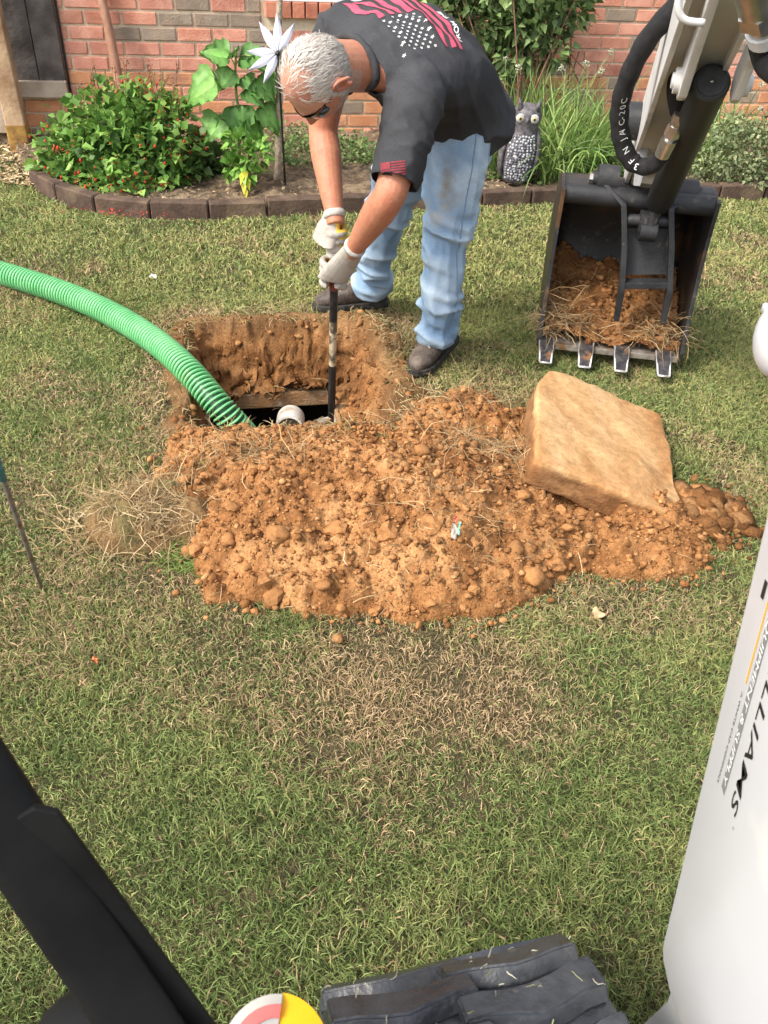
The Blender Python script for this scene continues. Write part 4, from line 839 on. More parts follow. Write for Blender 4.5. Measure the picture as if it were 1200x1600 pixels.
for i, (a, ln) in enumerate(((93, .20), (62, .17), (122, .19), (172, .16), (205, .165), (243, .15))):
    a = math.radians(a); d = fu*math.cos(a)+fvv*math.sin(a); s = -fu*math.sin(a)+fvv*math.cos(a); V = []; m = 9
    for j in range(m):
        t = j/(m-1); w = .020*math.sin(math.pi*min(1, t**.75*.97+.03))+.001
        for f in (-1, -.5, 0, .5, 1): V.append(fc+d*(.012+ln*.88*t)+s*w*f+fnn*(.010*(1-abs(f))-.02*t*t))
    F = [(j*5+k, j*5+k+1, (j+1)*5+k+1, (j+1)*5+k) for j in range(m-1) for k in range(4)]; V = np.array(V); n = len(V); b = MB(); b.add(np.r_[V, V+fnn*.0015], F+[tuple(n+q for q in f[::-1]) for f in F]); b.build('petal', M_pet, mf)

# ---- owl statue
ob = G(803, 284, .05); owl = thing('owl_statue', ob, 'grey speckled owl decoy with yellow eyes among the grassy leaves', 'owl statue')
of = unit(np.array([-.05, -1, 0])); os_ = unit(np.array([1, -.05, 0])); oz = unit(np.array([.06, 0, 1]))
prof = [(0, .055, .05), (.02, .068, .062), (.07, .078, .072), (.13, .084, .078), (.19, .080, .074), (.235, .068, .064), (.26, .062, .060), (.29, .072, .068), (.32, .074, .068), (.345, .062, .056), (.365, .035, .03), (.372, .008, .008)]
S_ = 1.12
b = MB(); b.loft([ob+oz*p[0]*S_ for p in prof], [os_]*12, [of]*12, [p[1]*S_ for p in prof], [p[2]*S_ for p in prof], n=28)
b.build('body', mat('owl_dark_grey', (.05, .045, .05), (.13, .12, .125), rough=.6, scale=40, bump=.5, bscale=80), owl)
def onowl(u, h, off):       # point on the owl's front: u sideways (-1..1), h height
    a = np.interp(h, [p[0] for p in prof], [p[1] for p in prof]); c = np.interp(h, [p[0] for p in prof], [p[2] for p in prof]); return ob+oz*h*S_+os_*u*a*S_+of*(c*math.sqrt(max(0, 1-u*u))+off)*S_
b = MB(); rr_ = np.random.default_rng(9)
for h in np.arange(.03, .24, .0125):
    for u in np.linspace(-.72, .72, 9):
        p = onowl(u+rr_.normal(0, .03), h+rr_.normal(0, .002), .001); b.ball(p, (.008*rr_.uniform(.6, 1.2), .004, .007), nu=7, nv=5, col=random.choice([(.34, .35, .38), (.25, .26, .30), (.46, .47, .50), (.10, .10, .12)]))
b.build('breast_feathers', vmat('owl_speckle', rough=.6), owl)
for sx in (-1, 1):
    b = MB(); e = onowl(.46*sx, .312, .004); b.ball(e-of*.004, (.024, .010, .024), nu=16, nv=8); dsc = b.build('face_disc', mat('owl_white', (.34, .33, .32), (.5, .48, .46), rough=.6, scale=60), owl)
    b = MB(); b.ball(e+of*.003, (.0105, .005, .0105), nu=14, nv=8); ey = b.build('eye', mat('owl_yellow', (.40, .33, .03), (.46, .38, .05), rough=.25), dsc if False else owl); b = MB(); b.ball(e+of*.008, (.0062, .003, .0062), nu=12, nv=6); b.build('pupil', mat('owl_black', (.006, .006, .006), rough=.2), ey)
    b = MB(); q = onowl(.55*sx, .345, -.015); b.tube([q-oz*.012, q+oz*.03+os_*.012*sx, q+oz*.058+os_*.022*sx], [.018, .012, .002], 8); b.build('ear_tuft', MATS['owl_dark_grey'], owl)
    b = MB(); b.loft([ob+oz*h+os_*sx*w*S_ for h, w in ((.30, .060), (.24, .078), (.15, .088), (.06, .080), (.01, .06))], [os_]*5, [of]*5, [.006, .018, .022, .018, .006], [.02, .045, .055, .045, .015], n=12); b.build('wing', MATS['owl_dark_grey'], owl)
b = MB(); q = onowl(0, .305, .004); b.tube([q+oz*.014, q+of*.012, q-oz*.016+of*.008], [.008, .008, .002], 8); b.build('beak', mat('owl_beak', (.05, .045, .05), (.1, .09, .1), rough=.4), owl)
# ================================================================== MINI EXCAVATOR
M_wht = mat('white_machine_paint', (.50, .50, .515), (.56, .56, .57), rough=.35, scale=3, coat=.2, spots=((.62, .61, .58), 7, .62, .78))
M_wht2 = mat('worn_white_paint', (.56, .55, .53), (.66, .65, .63), rough=.4, scale=10, spots=((.42, .38, .32), 12, .60, .74))
M_blk = mat('black_machine_paint', (.016, .017, .019), (.03, .031, .034), rough=.38, scale=12, rough2=.6, spots=((.10, .085, .07), 26, .64, .74), bump=.15, bscale=70)
M_barrel = mat('black_cylinder_paint', (.018, .018, .018), (.026, .026, .025), rough=.5, scale=8)
M_slv = mat('black_hose_sleeve', (.010, .010, .011), (.020, .020, .021), rough=.75, scale=60, bump=.5, bscale=500)
M_steel = mat('zinc_fitting', (.42, .40, .37), (.58, .56, .52), rough=.3, metal=.9, scale=40)
M_worn = mat('worn_steel', (.30, .25, .20), (.50, .46, .42), rough=.45, metal=.6, scale=40, spots=((.34, .19, .09), 30, .5, .65))
M_rub = mat('wet_black_rubber', (.024, .026, .030), (.045, .049, .056), rough=.18, rough2=.42, spec=.6, scale=25, bump=.25, bscale=60, spots=((.09, .085, .08), 40, .66, .74))
ex = thing('mini_excavator', (.15, -.3, 0), 'white and black mini excavator reaching over the lawn with its bucket and thumb', 'excavator')
Zu = np.array([0, 0, 1.0])
bw = unit(np.array([.404, -.050, 0])); bf = unit(np.array([-.05, -.404, 0]))      # across the bucket, towards the operator
BC = np.array([.800, 2.84, 0])                                                    # lip centre on the ground
def bk(a, q, z): return BC+bw*a-bf*q+Zu*z                                         # a across, q away from operator
prof = [(.10, .575), (.20, .60), (.33, .565), (.42, .47), (.45, .34), (.41, .21), (.31, .12), (.18, .075), (.0, .060)]
pr = spline([(q, z, 0) for q, z in prof], 28)[:, :2]; HW = .252
V = []; F = []; nP = len(pr)
for i, (q, z) in enumerate(pr):
    for a in np.linspace(-HW, HW, 9): V.append(bk(a, q, z))
T = np.gradient(pr, axis=0); T /= np.linalg.norm(T, axis=1)[:, None]
for i, (q, z) in enumerate(pr):
    for a in np.linspace(-HW, HW, 9): V.append(bk(a, q-T[i, 1]*-.014, z+T[i, 0]*.014) if False else bk(a, q+T[i, 1]*-.0+.0, z)+(-bf*(-T[i, 1]*-1)+Zu*-0)*0+(-bf*T[i, 1]*-1+Zu*T[i, 0]*-1)*-.014)
n1 = nP*9
for off, fl in ((0, False), (n1, True)):
    for i in range(nP-1):
        for j in range(8):
            f = (off+i*9+j, off+i*9+j+1, off+(i+1)*9+j+1, off+(i+1)*9+j); F.append(f[::-1] if fl else f)
for i in range(nP-1):
    for j in (0, 8): F.append((i*9+j, (i+1)*9+j, n1+(i+1)*9+j, n1+i*9+j))
for i in (0, nP-1):
    for j in range(8): F.append((i*9+j, i*9+j+1, n1+i*9+j+1, n1+i*9+j))
b = MB(); b.add(V, F); bucket = b.build('bucket', mat('bucket_black_paint', (.018, .018, .019), (.035, .033, .032), rough=.45, scale=10, spots=[((.16, .085, .04), 7, .55, .70), ((.09, .08, .07), 30, .62, .72)], bump=.2, bscale=60), ex)
M_bk = MATS['bucket_black_paint']
for s in (-1, 1):
    out = [(.10, .605)]+[(q, z+.01) for q, z in pr[1:]]+[(-.015, .052), (-.02, .085), (.02, .20), (.055, .34), (.075, .48), (.07, .60)]
    poly = [(-q, z) for q, z in out]; b = MB(); b.prism(poly, BC+bw*s*(HW+.007), bf, Zu, bw, .014); b.build('side_plate', M_bk, bucket, smooth=False, bevel=.002)
b = MB(); b.tube([bk(-HW, .115, .575), bk(HW, .115, .575)], .034, 20); b.build('top_tube', M_blk, bucket, angle=50)
b = MB(); b.box(bk(0, .03, .056), (2*HW, .09, .022), basis(bw, -bf, Zu)); b.build('cutting_edge', M_worn, bucket, smooth=False, bevel=.002)
for i, a in enumerate((-.232, -.085, .045, .195)):
    o_ = bk(a, .0, .065); td = unit(bf*1.0-Zu*.30+bw*random.uniform(-.05, .05)); tn = unit(np.cross(bw, td)); tn = tn if tn[2] > 0 else -tn
    b = MB(); C4 = []
    for t, w, h in ((-.03, .023, .014), (.0, .026, .020), (.05, .025, .016), (.115, .021, .004)):
        c = o_+td*t; C4 += [c+bw*sx*w+tn*sz*h for sx, sz in ((-1, -1), (1, -1), (1, 1), (-1, 1))]
    F = [(0, 3, 2, 1), (12, 13, 14, 15)]+[(k*4+j, k*4+(j+1) % 4, k*4+4+(j+1) % 4, k*4+4+j) for k in range(3) for j in range(4)]; b.add(C4, F)
    th = b.build('tooth', mat('tooth_dark_steel', (.05, .05, .055), (.13, .12, .12), rough=.4, metal=.6, scale=50, spots=((.36, .18, .08), 25, .55, .68)), bucket, smooth=False, bevel=.003)
    b = MB()
    for sx in (-1, 1):
        c0_, c1_ = o_+td*.0+bw*sx*.0255+tn*.0165, o_+td*.116+bw*sx*.0205+tn*.0045; b.tube([c0_, c1_], [.0042, .0036], 6)
    c = o_+td*.115+tn*.003; b.tube([c-bw*.0205, c+bw*.0205], .0045, 6); b.build('worn_edge', mat('bright_worn_steel', (.50, .48, .46), (.72, .70, .67), rough=.4, metal=.5, scale=60, spots=((.35, .2, .1), 40, .6, .7)), th)
# dirt lying in the bucket (a thing of its own)
dirt = thing('bucket_dirt', bk(0, .15, .08), 'orange clay and dry roots lying in the excavator bucket', 'dirt')
na, nq = 60, 44; aa = np.linspace(-HW+.006, HW-.006, na); qq = np.linspace(-.005, .405, nq); V = []
for q in qq:
    base = np.interp(q, [p[0] for p in prof[4:][::-1]], [p[1] for p in prof[4:][::-1]])
    for a in aa: V.append((a, q, base))
V = np.array(V); nz = fbm(V, 9, 4, 141); fill = .030+.05*sstep(.0, .2, V[:, 1])*(1-sstep(.30, .42, V[:, 1]))+.03*nz+.012*fbm(V, 40, 3, 142)+.02*np.exp(-((V[:, 0]+.2)/.08)**2)
Wv = np.array([bk(a, q, z+f) for (a, q, z), f in zip(V, np.maximum(fill, .004)+.006)]); idx = np.arange(len(V)).reshape(nq, na); Q = np.stack([idx[:-1, :-1], idx[:-1, 1:], idx[1:, 1:], idx[1:, :-1]], -1).reshape(-1, 4)
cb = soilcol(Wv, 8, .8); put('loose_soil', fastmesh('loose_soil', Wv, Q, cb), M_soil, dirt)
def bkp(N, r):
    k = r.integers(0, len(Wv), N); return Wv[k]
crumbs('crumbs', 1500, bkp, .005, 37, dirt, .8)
def bkr(N, r):
    s = r.random(N) < .62; a = np.where(s, r.normal(-.20, .06, N), r.normal(.19, .05, N)); a = np.clip(a, -HW, HW+.02); q = np.abs(r.normal(.05, .05, N)); return np.array([bk(x, y, .10+.04*abs(z)) for x, y, z in zip(a, q, r.normal(0, 1, N))])
V_, T_, C_ = strands(520, bkr, (.06, .16), .0011, ROOT, 48, lift=.8, curl=1.1); lighten(V_, T_, C_, 'roots', dirt)
V_, T_, C_ = strands(200, lambda N, r: bkp(N, r), (.03, .09), .0010, ROOT, 49, lift=.7); lighten(V_, T_, C_, 'roots', dirt)
# thumb
def plate(pts_l, name, wd, th, parent):
    pts_l = [np.array(p) for p in pts_l]; m = len(pts_l); b = MB(); V = []
    dirn = unit(-bf*.9+Zu*.25)
    for p, w in zip(pts_l, wd):
        for sx in (-1, 1):
            for sd in (0, 1): V.append(p+bw*sx*th/2+dirn*sd*w)
    F = [(0, 1, 3, 2), tuple((m-1)*4+k for k in (2, 3, 1, 0))]
    for i in range(m-1):
        a = i*4; F += [(a, a+4, a+5, a+1), (a+2, a+3, a+7, a+6), (a, a+2, a+6, a+4), (a+1, a+5, a+7, a+3)]
    b.add(V, F); return b.build(name, M_blk, parent, smooth=False, bevel=.003)
lp = [(943, 285, 2.97), (975, 321, 2.90), (976, 387, 2.87), (972, 455, 2.84), (963, 503, 2.84)]; rp = [(1080, 308, 2.96), (1049, 326, 2.88), (1050, 387, 2.85), (1047, 455, 2.82), (1036, 508, 2.82)]
L3 = [Y(*p) for p in lp]; R3 = [Y(*p) for p in rp]; wd = (.07, .075, .085, .075, .02)
thumb = plate(L3, 'thumb', wd, .020, ex); plate(R3, 'thumb_plate', wd, .020, thumb)
b = MB(); v4 = [L3[1]*.35+L3[2]*.65, R3[1]*.35+R3[2]*.65, R3[3]*.75+R3[2]*.25, L3[3]*.75+L3[2]*.25]; v4 = [p+unit(-bf)*.055 for p in v4]; b.add(np.array(v4+[p+unit(-bf)*.012 for p in v4]), [(0, 1, 2, 3), (7, 6, 5, 4), (0, 4, 5, 1), (1, 5, 6, 2), (2, 6, 7, 3), (3, 7, 4, 0)]); b.build('thumb_web', M_blk, thumb, smooth=False)
b = MB(); p0, p1 = L3[3]*.9+L3[2]*.1, R3[3]*.9+R3[2]*.1; c = (p0+p1)/2+unit(-bf)*.03; b.box(c, (np.linalg.norm(p1-p0), .05, .022), basis(unit(p1-p0), unit(np.cross(Zu, unit(p1-p0))), Zu)); b.build('thumb_brace', M_blk, thumb, smooth=False, bevel=.003)
b = MB(); p0, p1 = L3[1]*.6+L3[2]*.4, R3[1]*.6+R3[2]*.4; b.tube([p0-bf*.03, p1-bf*.03], .02, 14); b.box((p0+p1)/2-bf*.02, (.055, .06, .06), basis(bw, -bf, Zu)); b.build('thumb_pin', M_blk, thumb, angle=40, bevel=.003)
for s, P3 in ((-1, L3), (1, R3)):
    p = P3[0]-bf*.04; b = MB(); b.tube([p-bw*s*.05-bw*.0, p+bw*s*.02], .048, 20); b.tube([p+bw*s*.02, p+bw*s*.035], .026, 14); b.build('pivot_boss', M_blk, thumb, angle=40)
    b = MB(); b.tube([p+bw*s*.035, p+bw*s*.047], .018, 6); b.build('pin_bolt', M_steel, thumb, angle=40)
# dipper arm
PL, PU = Y(1008, 285, 3.10), Y(1142, -60, 2.02); ad = unit(PU-PL); an = unit(np.cross(bw, ad)); an = an if an[2] < 0 else -an          # an points to the operator/down
aw = unit(np.cross(an, ad)); aw = aw if aw[0] > 0 else -aw; AL = np.linalg.norm(PU-PL)
for s in (-1, 1):
    poly = [(-.04, -.055), (.05, -.065), (.5, -.105), (AL, -.13), (AL, .07), (.62, .06), (.3, .035), (.05, .04), (-.04, .03)]
    b = MB(); b.prism(poly, PL+aw*s*.068, ad, an, aw, .014); arm_ = b.build('arm' if s < 0 else 'arm_side', M_wht2, ex, smooth=False, bevel=.003)
b = MB(); b.box(PL+ad*(AL*.5+.14)+an*.035, (AL-.30, .012, .122), basis(ad, an, aw)); b.build('arm_web', mat('shade_tinted_paint', (.42, .41, .35), (.52, .50, .44), rough=.55, scale=6), ex, smooth=False)  # underside web: shade on the white arm put into a grey-olive tint
b = MB(); b.box(PL+ad*(AL*.5)-an*.08, (AL, .012, .122), basis(ad, an, aw)); b.build('arm_web', M_wht2, ex, smooth=False)
b = MB(); b.loft([PL-ad*.06, PL+ad*.02, PL+ad*.14], [aw]*3, [an]*3, [.055, .060, .060], [.045, .055, .05], n=20, pw=4); b.build('arm_nose', mat('dirty_beige_steel', (.34, .29, .21), (.50, .44, .34), rough=.6, scale=18, spots=((.25, .17, .10), 10, .5, .7)), ex, angle=40)
# thumb cylinder
CB, CE = Y(1112, 128, 2.22), Y(1030, 316, 2.90); cdn = unit(CE-CB); b = MB(); b.tube([CB, CB+cdn*.004, CE-cdn*.03, CE], [.040, .0445, .0445, .042], 32); cyl = b.build('thumb_cylinder', M_barrel, ex, angle=40)
RE = Y(1012, 362, 2.885); b = MB(); b.tube([CE-cdn*.02, RE], .021, 20); b.tube([RE-bw*.028, RE+bw*.028], .033, 18); b.build('piston_rod', M_blk, cyl, angle=40)
b = MB(); b.tube([CB-cdn*.003, CB+cdn*.012], [.034, .036], 32); b.build('end_cap', mat('cap_dark', (.025, .026, .028), (.045, .046, .05), rough=.45, scale=50), cyl, angle=40); b = MB(); b.ball(CB-cdn*.003, (.006, .006, .004), nu=8, nv=5); b.build('grease_nipple', M_steel, cyl)
for s in (-1, 1):
    q1 = CB+aw*s*.062-ad*.0; tp = q1+ad*.34-an*.05; mid = q1+ad*.13-an*.035
    dv = unit(tp-q1); pn = unit(np.cross(aw, dv)); poly = [(-.045, 0), (-.035, .03), (0, .042), (.09, .034), (.36, .03), (.36, -.05), (.12, -.042), (0, -.042), (-.035, -.03)]
    b = MB(); b.prism(poly, q1, dv, pn, aw, .022); br = b.build('cylinder_bracket', M_wht2, ex, smooth=False, bevel=.006)
    b = MB(); b.tube([q1+aw*s*.008, q1+aw*s*.024], .029, 22); b.tube([q1+aw*s*.024, q1+aw*s*.03], .018, 16); b.build('pin_head', M_wht2, br, angle=40)
# hoses
hs = spline([Y(1095, -60, 2.3), Y(1062, 2, 2.32), Y(1012, 62, 2.38), Y(980, 125, 2.44), Y(968, 175, 2.48), Y(972, 222, 2.50), Y(988, 253, 2.50), Y(1015, 260, 2.48), Y(1036, 240, 2.45)], 60)
b = MB(); b.tube(hs, .0255+.0012*np.sin(np.arange(60)*1.3)-.002*(np.arange(60) > 45), 16); hz_ = b.build('hydraulic_hose', M_slv, ex)
hs2 = spline([Y(1062, 172, 2.42), Y(1058, 140, 2.38), Y(1066, 90, 2.32), Y(1080, 40, 2.28), Y(1098, -40, 2.2)], 30); b = MB(); b.tube(hs2, .026, 16); b.build('hydraulic_hose', M_slv, ex)
f0, f1 = Y(1034, 243, 2.43), Y(1066, 176, 2.38); fd = unit(f1-f0); fl = np.linalg.norm(f1-f0)
b = MB(); b.tube([f0, f0+fd*fl*.4], [.020, .022], 14); b.tube([f0+fd*fl*.4, f0+fd*fl*.46], .015, 12); b.tube([f0+fd*fl*.46, f0+fd*fl*.72], .021, 6); b.tube([f0+fd*fl*.72, f0+fd*fl*.8], .017, 12); b.tube([f0+fd*fl*.8, f0+fd*fl*.97], .020, 6); b.build('hose_fitting', M_steel, ex, angle=30)
# shackle/link beside the arm
b = MB(); p = Y(1008, 218, 2.75); b.prism([(-.012, -.12), (.012, -.12), (.02, .06), (.012, .10), (-.012, .10), (-.02, .06)], p, aw, unit(Zu*.9-bf*.3), an, .03); b.build('side_link', mat('grey_link', (.20, .20, .21), (.32, .32, .33), rough=.45, scale=20), ex, smooth=False, bevel=.003)
b = MB(); p = Y(1003, 190, 2.8); b.tube([p-aw*.05, p+aw*.09], .055, 18); b.build('link_pivot', M_blk, ex, angle=40); b = MB(); b.tube([p-aw*.055, p-aw*.05+aw*.004], .02, 14); b.build('link_pin', M_steel, ex, angle=40)
b = MB(); p0_, p1_ = Y(1046, 168, 2.65), Y(1006, 262, 2.85); b.tube([p0_, p1_], .016, 12); b.build('link_bar', M_wht2, ex)
b = MB(); p = Y(1053, 108, 2.5); b.tube([p-aw*.02, p+aw*.05], .03, 14); b.build('hose_clamp', M_blk, ex, angle=40)
# white rod handle, grey valve at the top right
b = MB(); b.tube(spline([Y(1075, -50, 1.9), Y(1062, -10, 1.9), Y(1061, 18, 1.9), Y(1072, 32, 1.9), Y(1100, 36, 1.9)], 24), .0075, 10); b.build('rod_guard', M_wht2, ex)
v0, v1 = Y(1172, -60, 1.55), Y(1196, 48, 1.62); vd = unit(v1-v0); vl = np.linalg.norm(v1-v0); b = MB(); b.tube([v0, v0+vd*vl*.62], .034, 20); b.tube([v0+vd*vl*.62, v0+vd*vl*.8], .037, 6); b.tube([v0+vd*vl*.8, v1], .026, 18); b.build('hose_coupling', M_steel, ex, angle=30)
b = MB(); b.tube(spline([v1, Y(1200, 75, 1.64), Y(1212, 100, 1.62), Y(1260, 120, 1.5)], 14), .030, 16); b.build('hydraulic_hose', M_slv, ex); b = MB(); b.tube([v1-vd*.008, v1+vd*.014], .031, 18); b.build('crimp_ring', mat('crimp_white', (.62, .62, .62), (.75, .75, .75), rough=.3), ex, angle=40)
# boom: left side face in the plane x = .42
BX = .42
def bp(x, y): q = XP(x, y, BX); return np.array([q[1], q[2]])
e0, e1_ = bp(1031, 1478), bp(1203, 768); bd = unit(np.r_[e1_-e0, 0])[:2]; bn = np.array([-bd[1], bd[0]]); 
E0 = e0; E1 = e1_+bd*1.1
poly = [E0+bd*.0, e1_+bd*.0, E1+bn*(.04), E1+bn*.30, e1_+bn*.33, E0+bn*.34-bd*.02, E0+bn*.05-bd*.025, E0+bn*.012-bd*.012]
b = MB(); b.prism([tuple(p) for p in poly], np.array([BX+.09, 0, 0]), np.array([0, 1., 0]), Zu, np.array([1., 0, 0]), .18); boom = b.build('boom', M_wht, ex, smooth=True, bevel=.012, angle=35)
pl = [bp(1036, 1492), bp(1037, 1530), bp(1025, 1562), bp(984, 1602), bp(930, 1660), bp(930, 1760), bp(1300, 1760), bp(1300, 1440), bp(1120, 1445)]
b = MB(); b.prism([tuple(p) for p in pl], np.array([BX+.078+.01, 0, 0]), np.array([0, 1., 0]), Zu, np.array([1., 0, 0]), .15); b.build('boom_base', M_wht, ex, smooth=True, bevel=.01, angle=35)
b = MB(); q0, q1 = XP(1044, 1498, BX+.008), XP(1070, 1605, BX+.008); b.tube([q0, q1, q1+(q1-q0)], .0035, 8); b.build('weld_seam', M_wht, ex)
b = MB(); cc = XP(1224, 530, .46); b.ball(cc, (.03, .05, .048), nu=20, nv=12); b.box(XP(1215, 488, .46), (.03, .03, .012), bev=.002); b.build('boom_hose_cover', M_wht, ex)
# lettering on the boom
def lettering(name, body, origin, X, Yv, size, material, parent, length=None, shear=0.0, bold=0.0, right=False, ext=.0006):
    cu = bpy.data.curves.new('txt', 'FONT'); cu.body = body; cu.size = 1.0; cu.shear = shear; cu.offset = bold; cu.resolution_u = 3; cu.extrude = 0.0
    o = bpy.data.objects.new('txt', cu); COL.objects.link(o); dg = bpy.context.evaluated_depsgraph_get(); me = bpy.data.meshes.new_from_object(o.evaluated_get(dg)); bpy.data.objects.remove(o)
    V = co(me); F = [list(p.vertices) for p in me.polygons]; bpy.data.meshes.remove(me); V[:, 0] -= V[:, 0].min(); cap = .69; sy = size/cap; sx = (length/V[:, 0].max()) if length else sy
    V2 = V[:, :1]*sx; 
    if right: V2 = V2-V2.max()
    Zv = np.cross(X, Yv); W = np.array(origin)+V2*X+V[:, 1:2]*sy*Yv+Zv*ext; b = MB(); b.add(W, F); return b.build(name, material, parent, smooth=False, fix=False)
X3 = lambda v: np.array([0, v[0], v[1]])
p_s, p_l = bp(1141, 1262), bp(1185, 1108); td_ = unit(X3(p_s-p_l)); tu_ = np.array([0, -td_[2]*-1, 0]); tu_ = np.array([0, td_[2], -td_[1]]); tu_ = tu_ if tu_[2] > 0 else -tu_
def tp(px, py): q = bp(px, py); return np.array([BX-.0002, q[0], q[1]])
Ltot = np.linalg.norm(p_s-p_l); capm = abs(np.dot(tp(1160, 1243)-tp(1143, 1258), tu_))*1.05
M_ink = mat('black_decal', (.012, .012, .012), rough=.4); M_gry = mat('grey_decal', (.17, .175, .17), rough=.4); M_org = mat('orange_decal', (.72, .36, .02), rough=.4); M_dwh = mat('white_decal', (.8, .8, .8), rough=.4)
lettering('lettering', 'WILLIAMS', tp(1141, 1262), td_, tu_, capm, M_ink, boom, length=Ltot*1.78, shear=.2, bold=.004, right=True)
lettering('lettering', '®', tp(1146, 1290), td_, tu_, capm*.22, M_gry, boom, right=False)
bo = tp(1128, 1228); bh = capm*.66; bl0 = tp(1260, 790)-bo; bl0 = td_*(bl0@td_)
def quad(name, o, a, h, m, ext, sk=0.0): b = MB(); b.add([o+np.array([-ext, 0, 0]), o+a+np.array([-ext, 0, 0]), o+a+tu_*h+np.array([-ext, 0, 0]), o+tu_*h+td_*sk+np.array([-ext, 0, 0])], [(0, 1, 2, 3)]); return b.build(name, m, boom, smooth=False, fix=False)
quad('decal_band', bo, bl0, bh, M_gry, .0004, sk=bh*.45)
lettering('lettering', 'EQUIPMENT & SUPPLY', bo+tu_*bh*.18-td_*.006, td_, tu_, bh*.70, M_dwh, boom, length=Ltot*1.72, shear=.2, bold=.0, right=True, ext=.0009)
lettering('lettering', 'A WHITE CAP COMPANY', tp(1121, 1222), td_, tu_, bh*.34, M_ink, boom, length=Ltot*.95, shear=.0, right=True)
quad('decal_stripe', tp(1165, 1067), td_*((tp(1260, 690)-tp(1165, 1067))@td_), bh*.28, M_org, .0004)
quad('decal_mark', tp(1196, 905), td_*.022, bh*.7, M_ink, .0004)
# lettering on the hose sleeve, running up the loop
for ch, t in (('3', .80), ('F', .735), ('N', .665), ('J', .60), ('A', .575), ('I', .555), ('C', .53), ('-', .505), ('2', .485), ('0', .46), ('C', .435)):
    i = t*59; k = int(i); p = hs[k]+(hs[min(k+1, 59)]-hs[k])*(i-k); tan = unit(hs[max(k-1, 0)]-hs[min(k+1, 59)]); view = unit(CAMP-p); rgt = unit(np.cross(view, tan)); rad = unit(view*.8-rgt*.55 if False else view*.86+unit(np.array([.9, -.1, 0]))*.42); rad = unit(rad-tan*(rad@tan))
    lettering('sleeve_mark', ch, p+rad*.0272, tan, unit(np.cross(rad, tan)), .017, M_dwh, hz_)
# rubber track
tf = unit(np.array([-.27, .96, 0])); tl = unit(np.array([.96, .27, 0])); TW = .17
sil = (np.array([-.047, .454, 0])+np.array([.28, .55, 0]))/2; R_ = .19; fc_ = sil-tf*R_*.95+Zu*.205; rc_ = fc_-tf*1.3
def loop(t):       # param along the track: 0 at rear top
    Ls = 1.3; 
    if t < Ls: return rc_+tf*t+Zu*R_, Zu
    a = (t-Ls)/R_
    if a < math.pi: n = Zu*math.cos(a)+tf*math.sin(a); return fc_+n*R_, n
    t2 = t-Ls-math.pi*R_
    if t2 < Ls: return fc_-tf*t2-Zu*R_, -Zu
    a = (t2-Ls)/R_; n = -Zu*math.cos(a)-tf*math.sin(a); return rc_+n*R_, n
LT = 2*1.3+2*math.pi*R_; m = 120; V = []; F = []
sec = [(-TW, -.02), (-TW, -.006), (-TW+.012, 0), (TW-.012, 0), (TW, -.006), (TW, -.02)]; ns_ = len(sec)
for i in range(m):
    p, n = loop(LT*i/m)
    for a, h in sec: V.append(p+tl*a+n*h)
for i in range(m):
    for j in range(ns_): F.append((i*ns_+j, i*ns_+(j+1) % ns_, ((i+1) % m)*ns_+(j+1) % ns_, ((i+1) % m)*ns_+j))
b = MB(); b.add(V, F); track = b.build('rubber_track', M_rub, ex, angle=40)
pitch = LT/int(LT/.078); nl = int(LT/.078); base = None
def lugmesh(side):
    b = MB(); x0, x1 = (-TW+.004, .015) if side < 0 else (-.015, TW-.004); pts = []; n = 7; top, bot = [], []
    xs_ = np.linspace(x0, x1, n); sk = lambda x: (.020*math.cos(x*40)*.4+.10*(x-0)*side*.55); V = []
    for x in xs_:
        y = sk(x); w = .024 if abs(x) > .05 else .019
        V += [(x, y-w-.007, -.002), (x, y-w, .022), (x, y+w, .022), (x, y+w+.007, -.002)]
    F = [(0, 1, 2, 3), tuple((n-1)*4+k for k in (3, 2, 1, 0))]+[(i*4+k, i*4+(k+1) % 4, i*4+4+(k+1) % 4, i*4+4+k) for i in range(n-1) for k in range(4)]
    me = bpy.data.meshes.new('lug'); me.from_pydata(V, [], F); bm = bmesh.new(); bm.from_mesh(me); bmesh.ops.recalc_face_normals(bm, faces=bm.faces[:]); bmesh.ops.bevel(bm, geom=[e for e in bm.edges if e.calc_face_angle(0) > .6], offset=.003, segments=2, affect='EDGES'); bm.to_mesh(me); bm.free(); me.materials.append(M_rub); me.polygons.foreach_set('use_smooth', np.full(len(me.polygons), True)); me.set_sharp_from_angle(angle=math.radians(40)); return me
LM = {-1: lugmesh(-1), 1: lugmesh(1)}
for i in range(nl):
    for side in (-1, 1):
        t = ((i+(.5 if side > 0 else 0))*pitch) % LT; p, n = loop(t); tg = np.cross(n, tl)*-1; tg = np.cross(tl, n)
        tg = unit(np.cross(n, tl)); M = Matrix.Identity(4); M.col[0][:3] = tl; M.col[1][:3] = tg; M.col[2][:3] = n; M.col[3][:3] = p-ORG[ex.name]
        o = bpy.data.objects.new('lug', LM[side]); COL.objects.link(o); o.parent = track; o.matrix_local = M
b = MB()
for c in (fc_, rc_): b.tube([c-tl*.05, c+tl*.05], R_-.03, 28)
b.box((fc_+rc_)/2, (.10, 1.3, .2), basis(tl, tf, Zu), bev=.01); b.build('track_frame', M_blk, ex, angle=40)
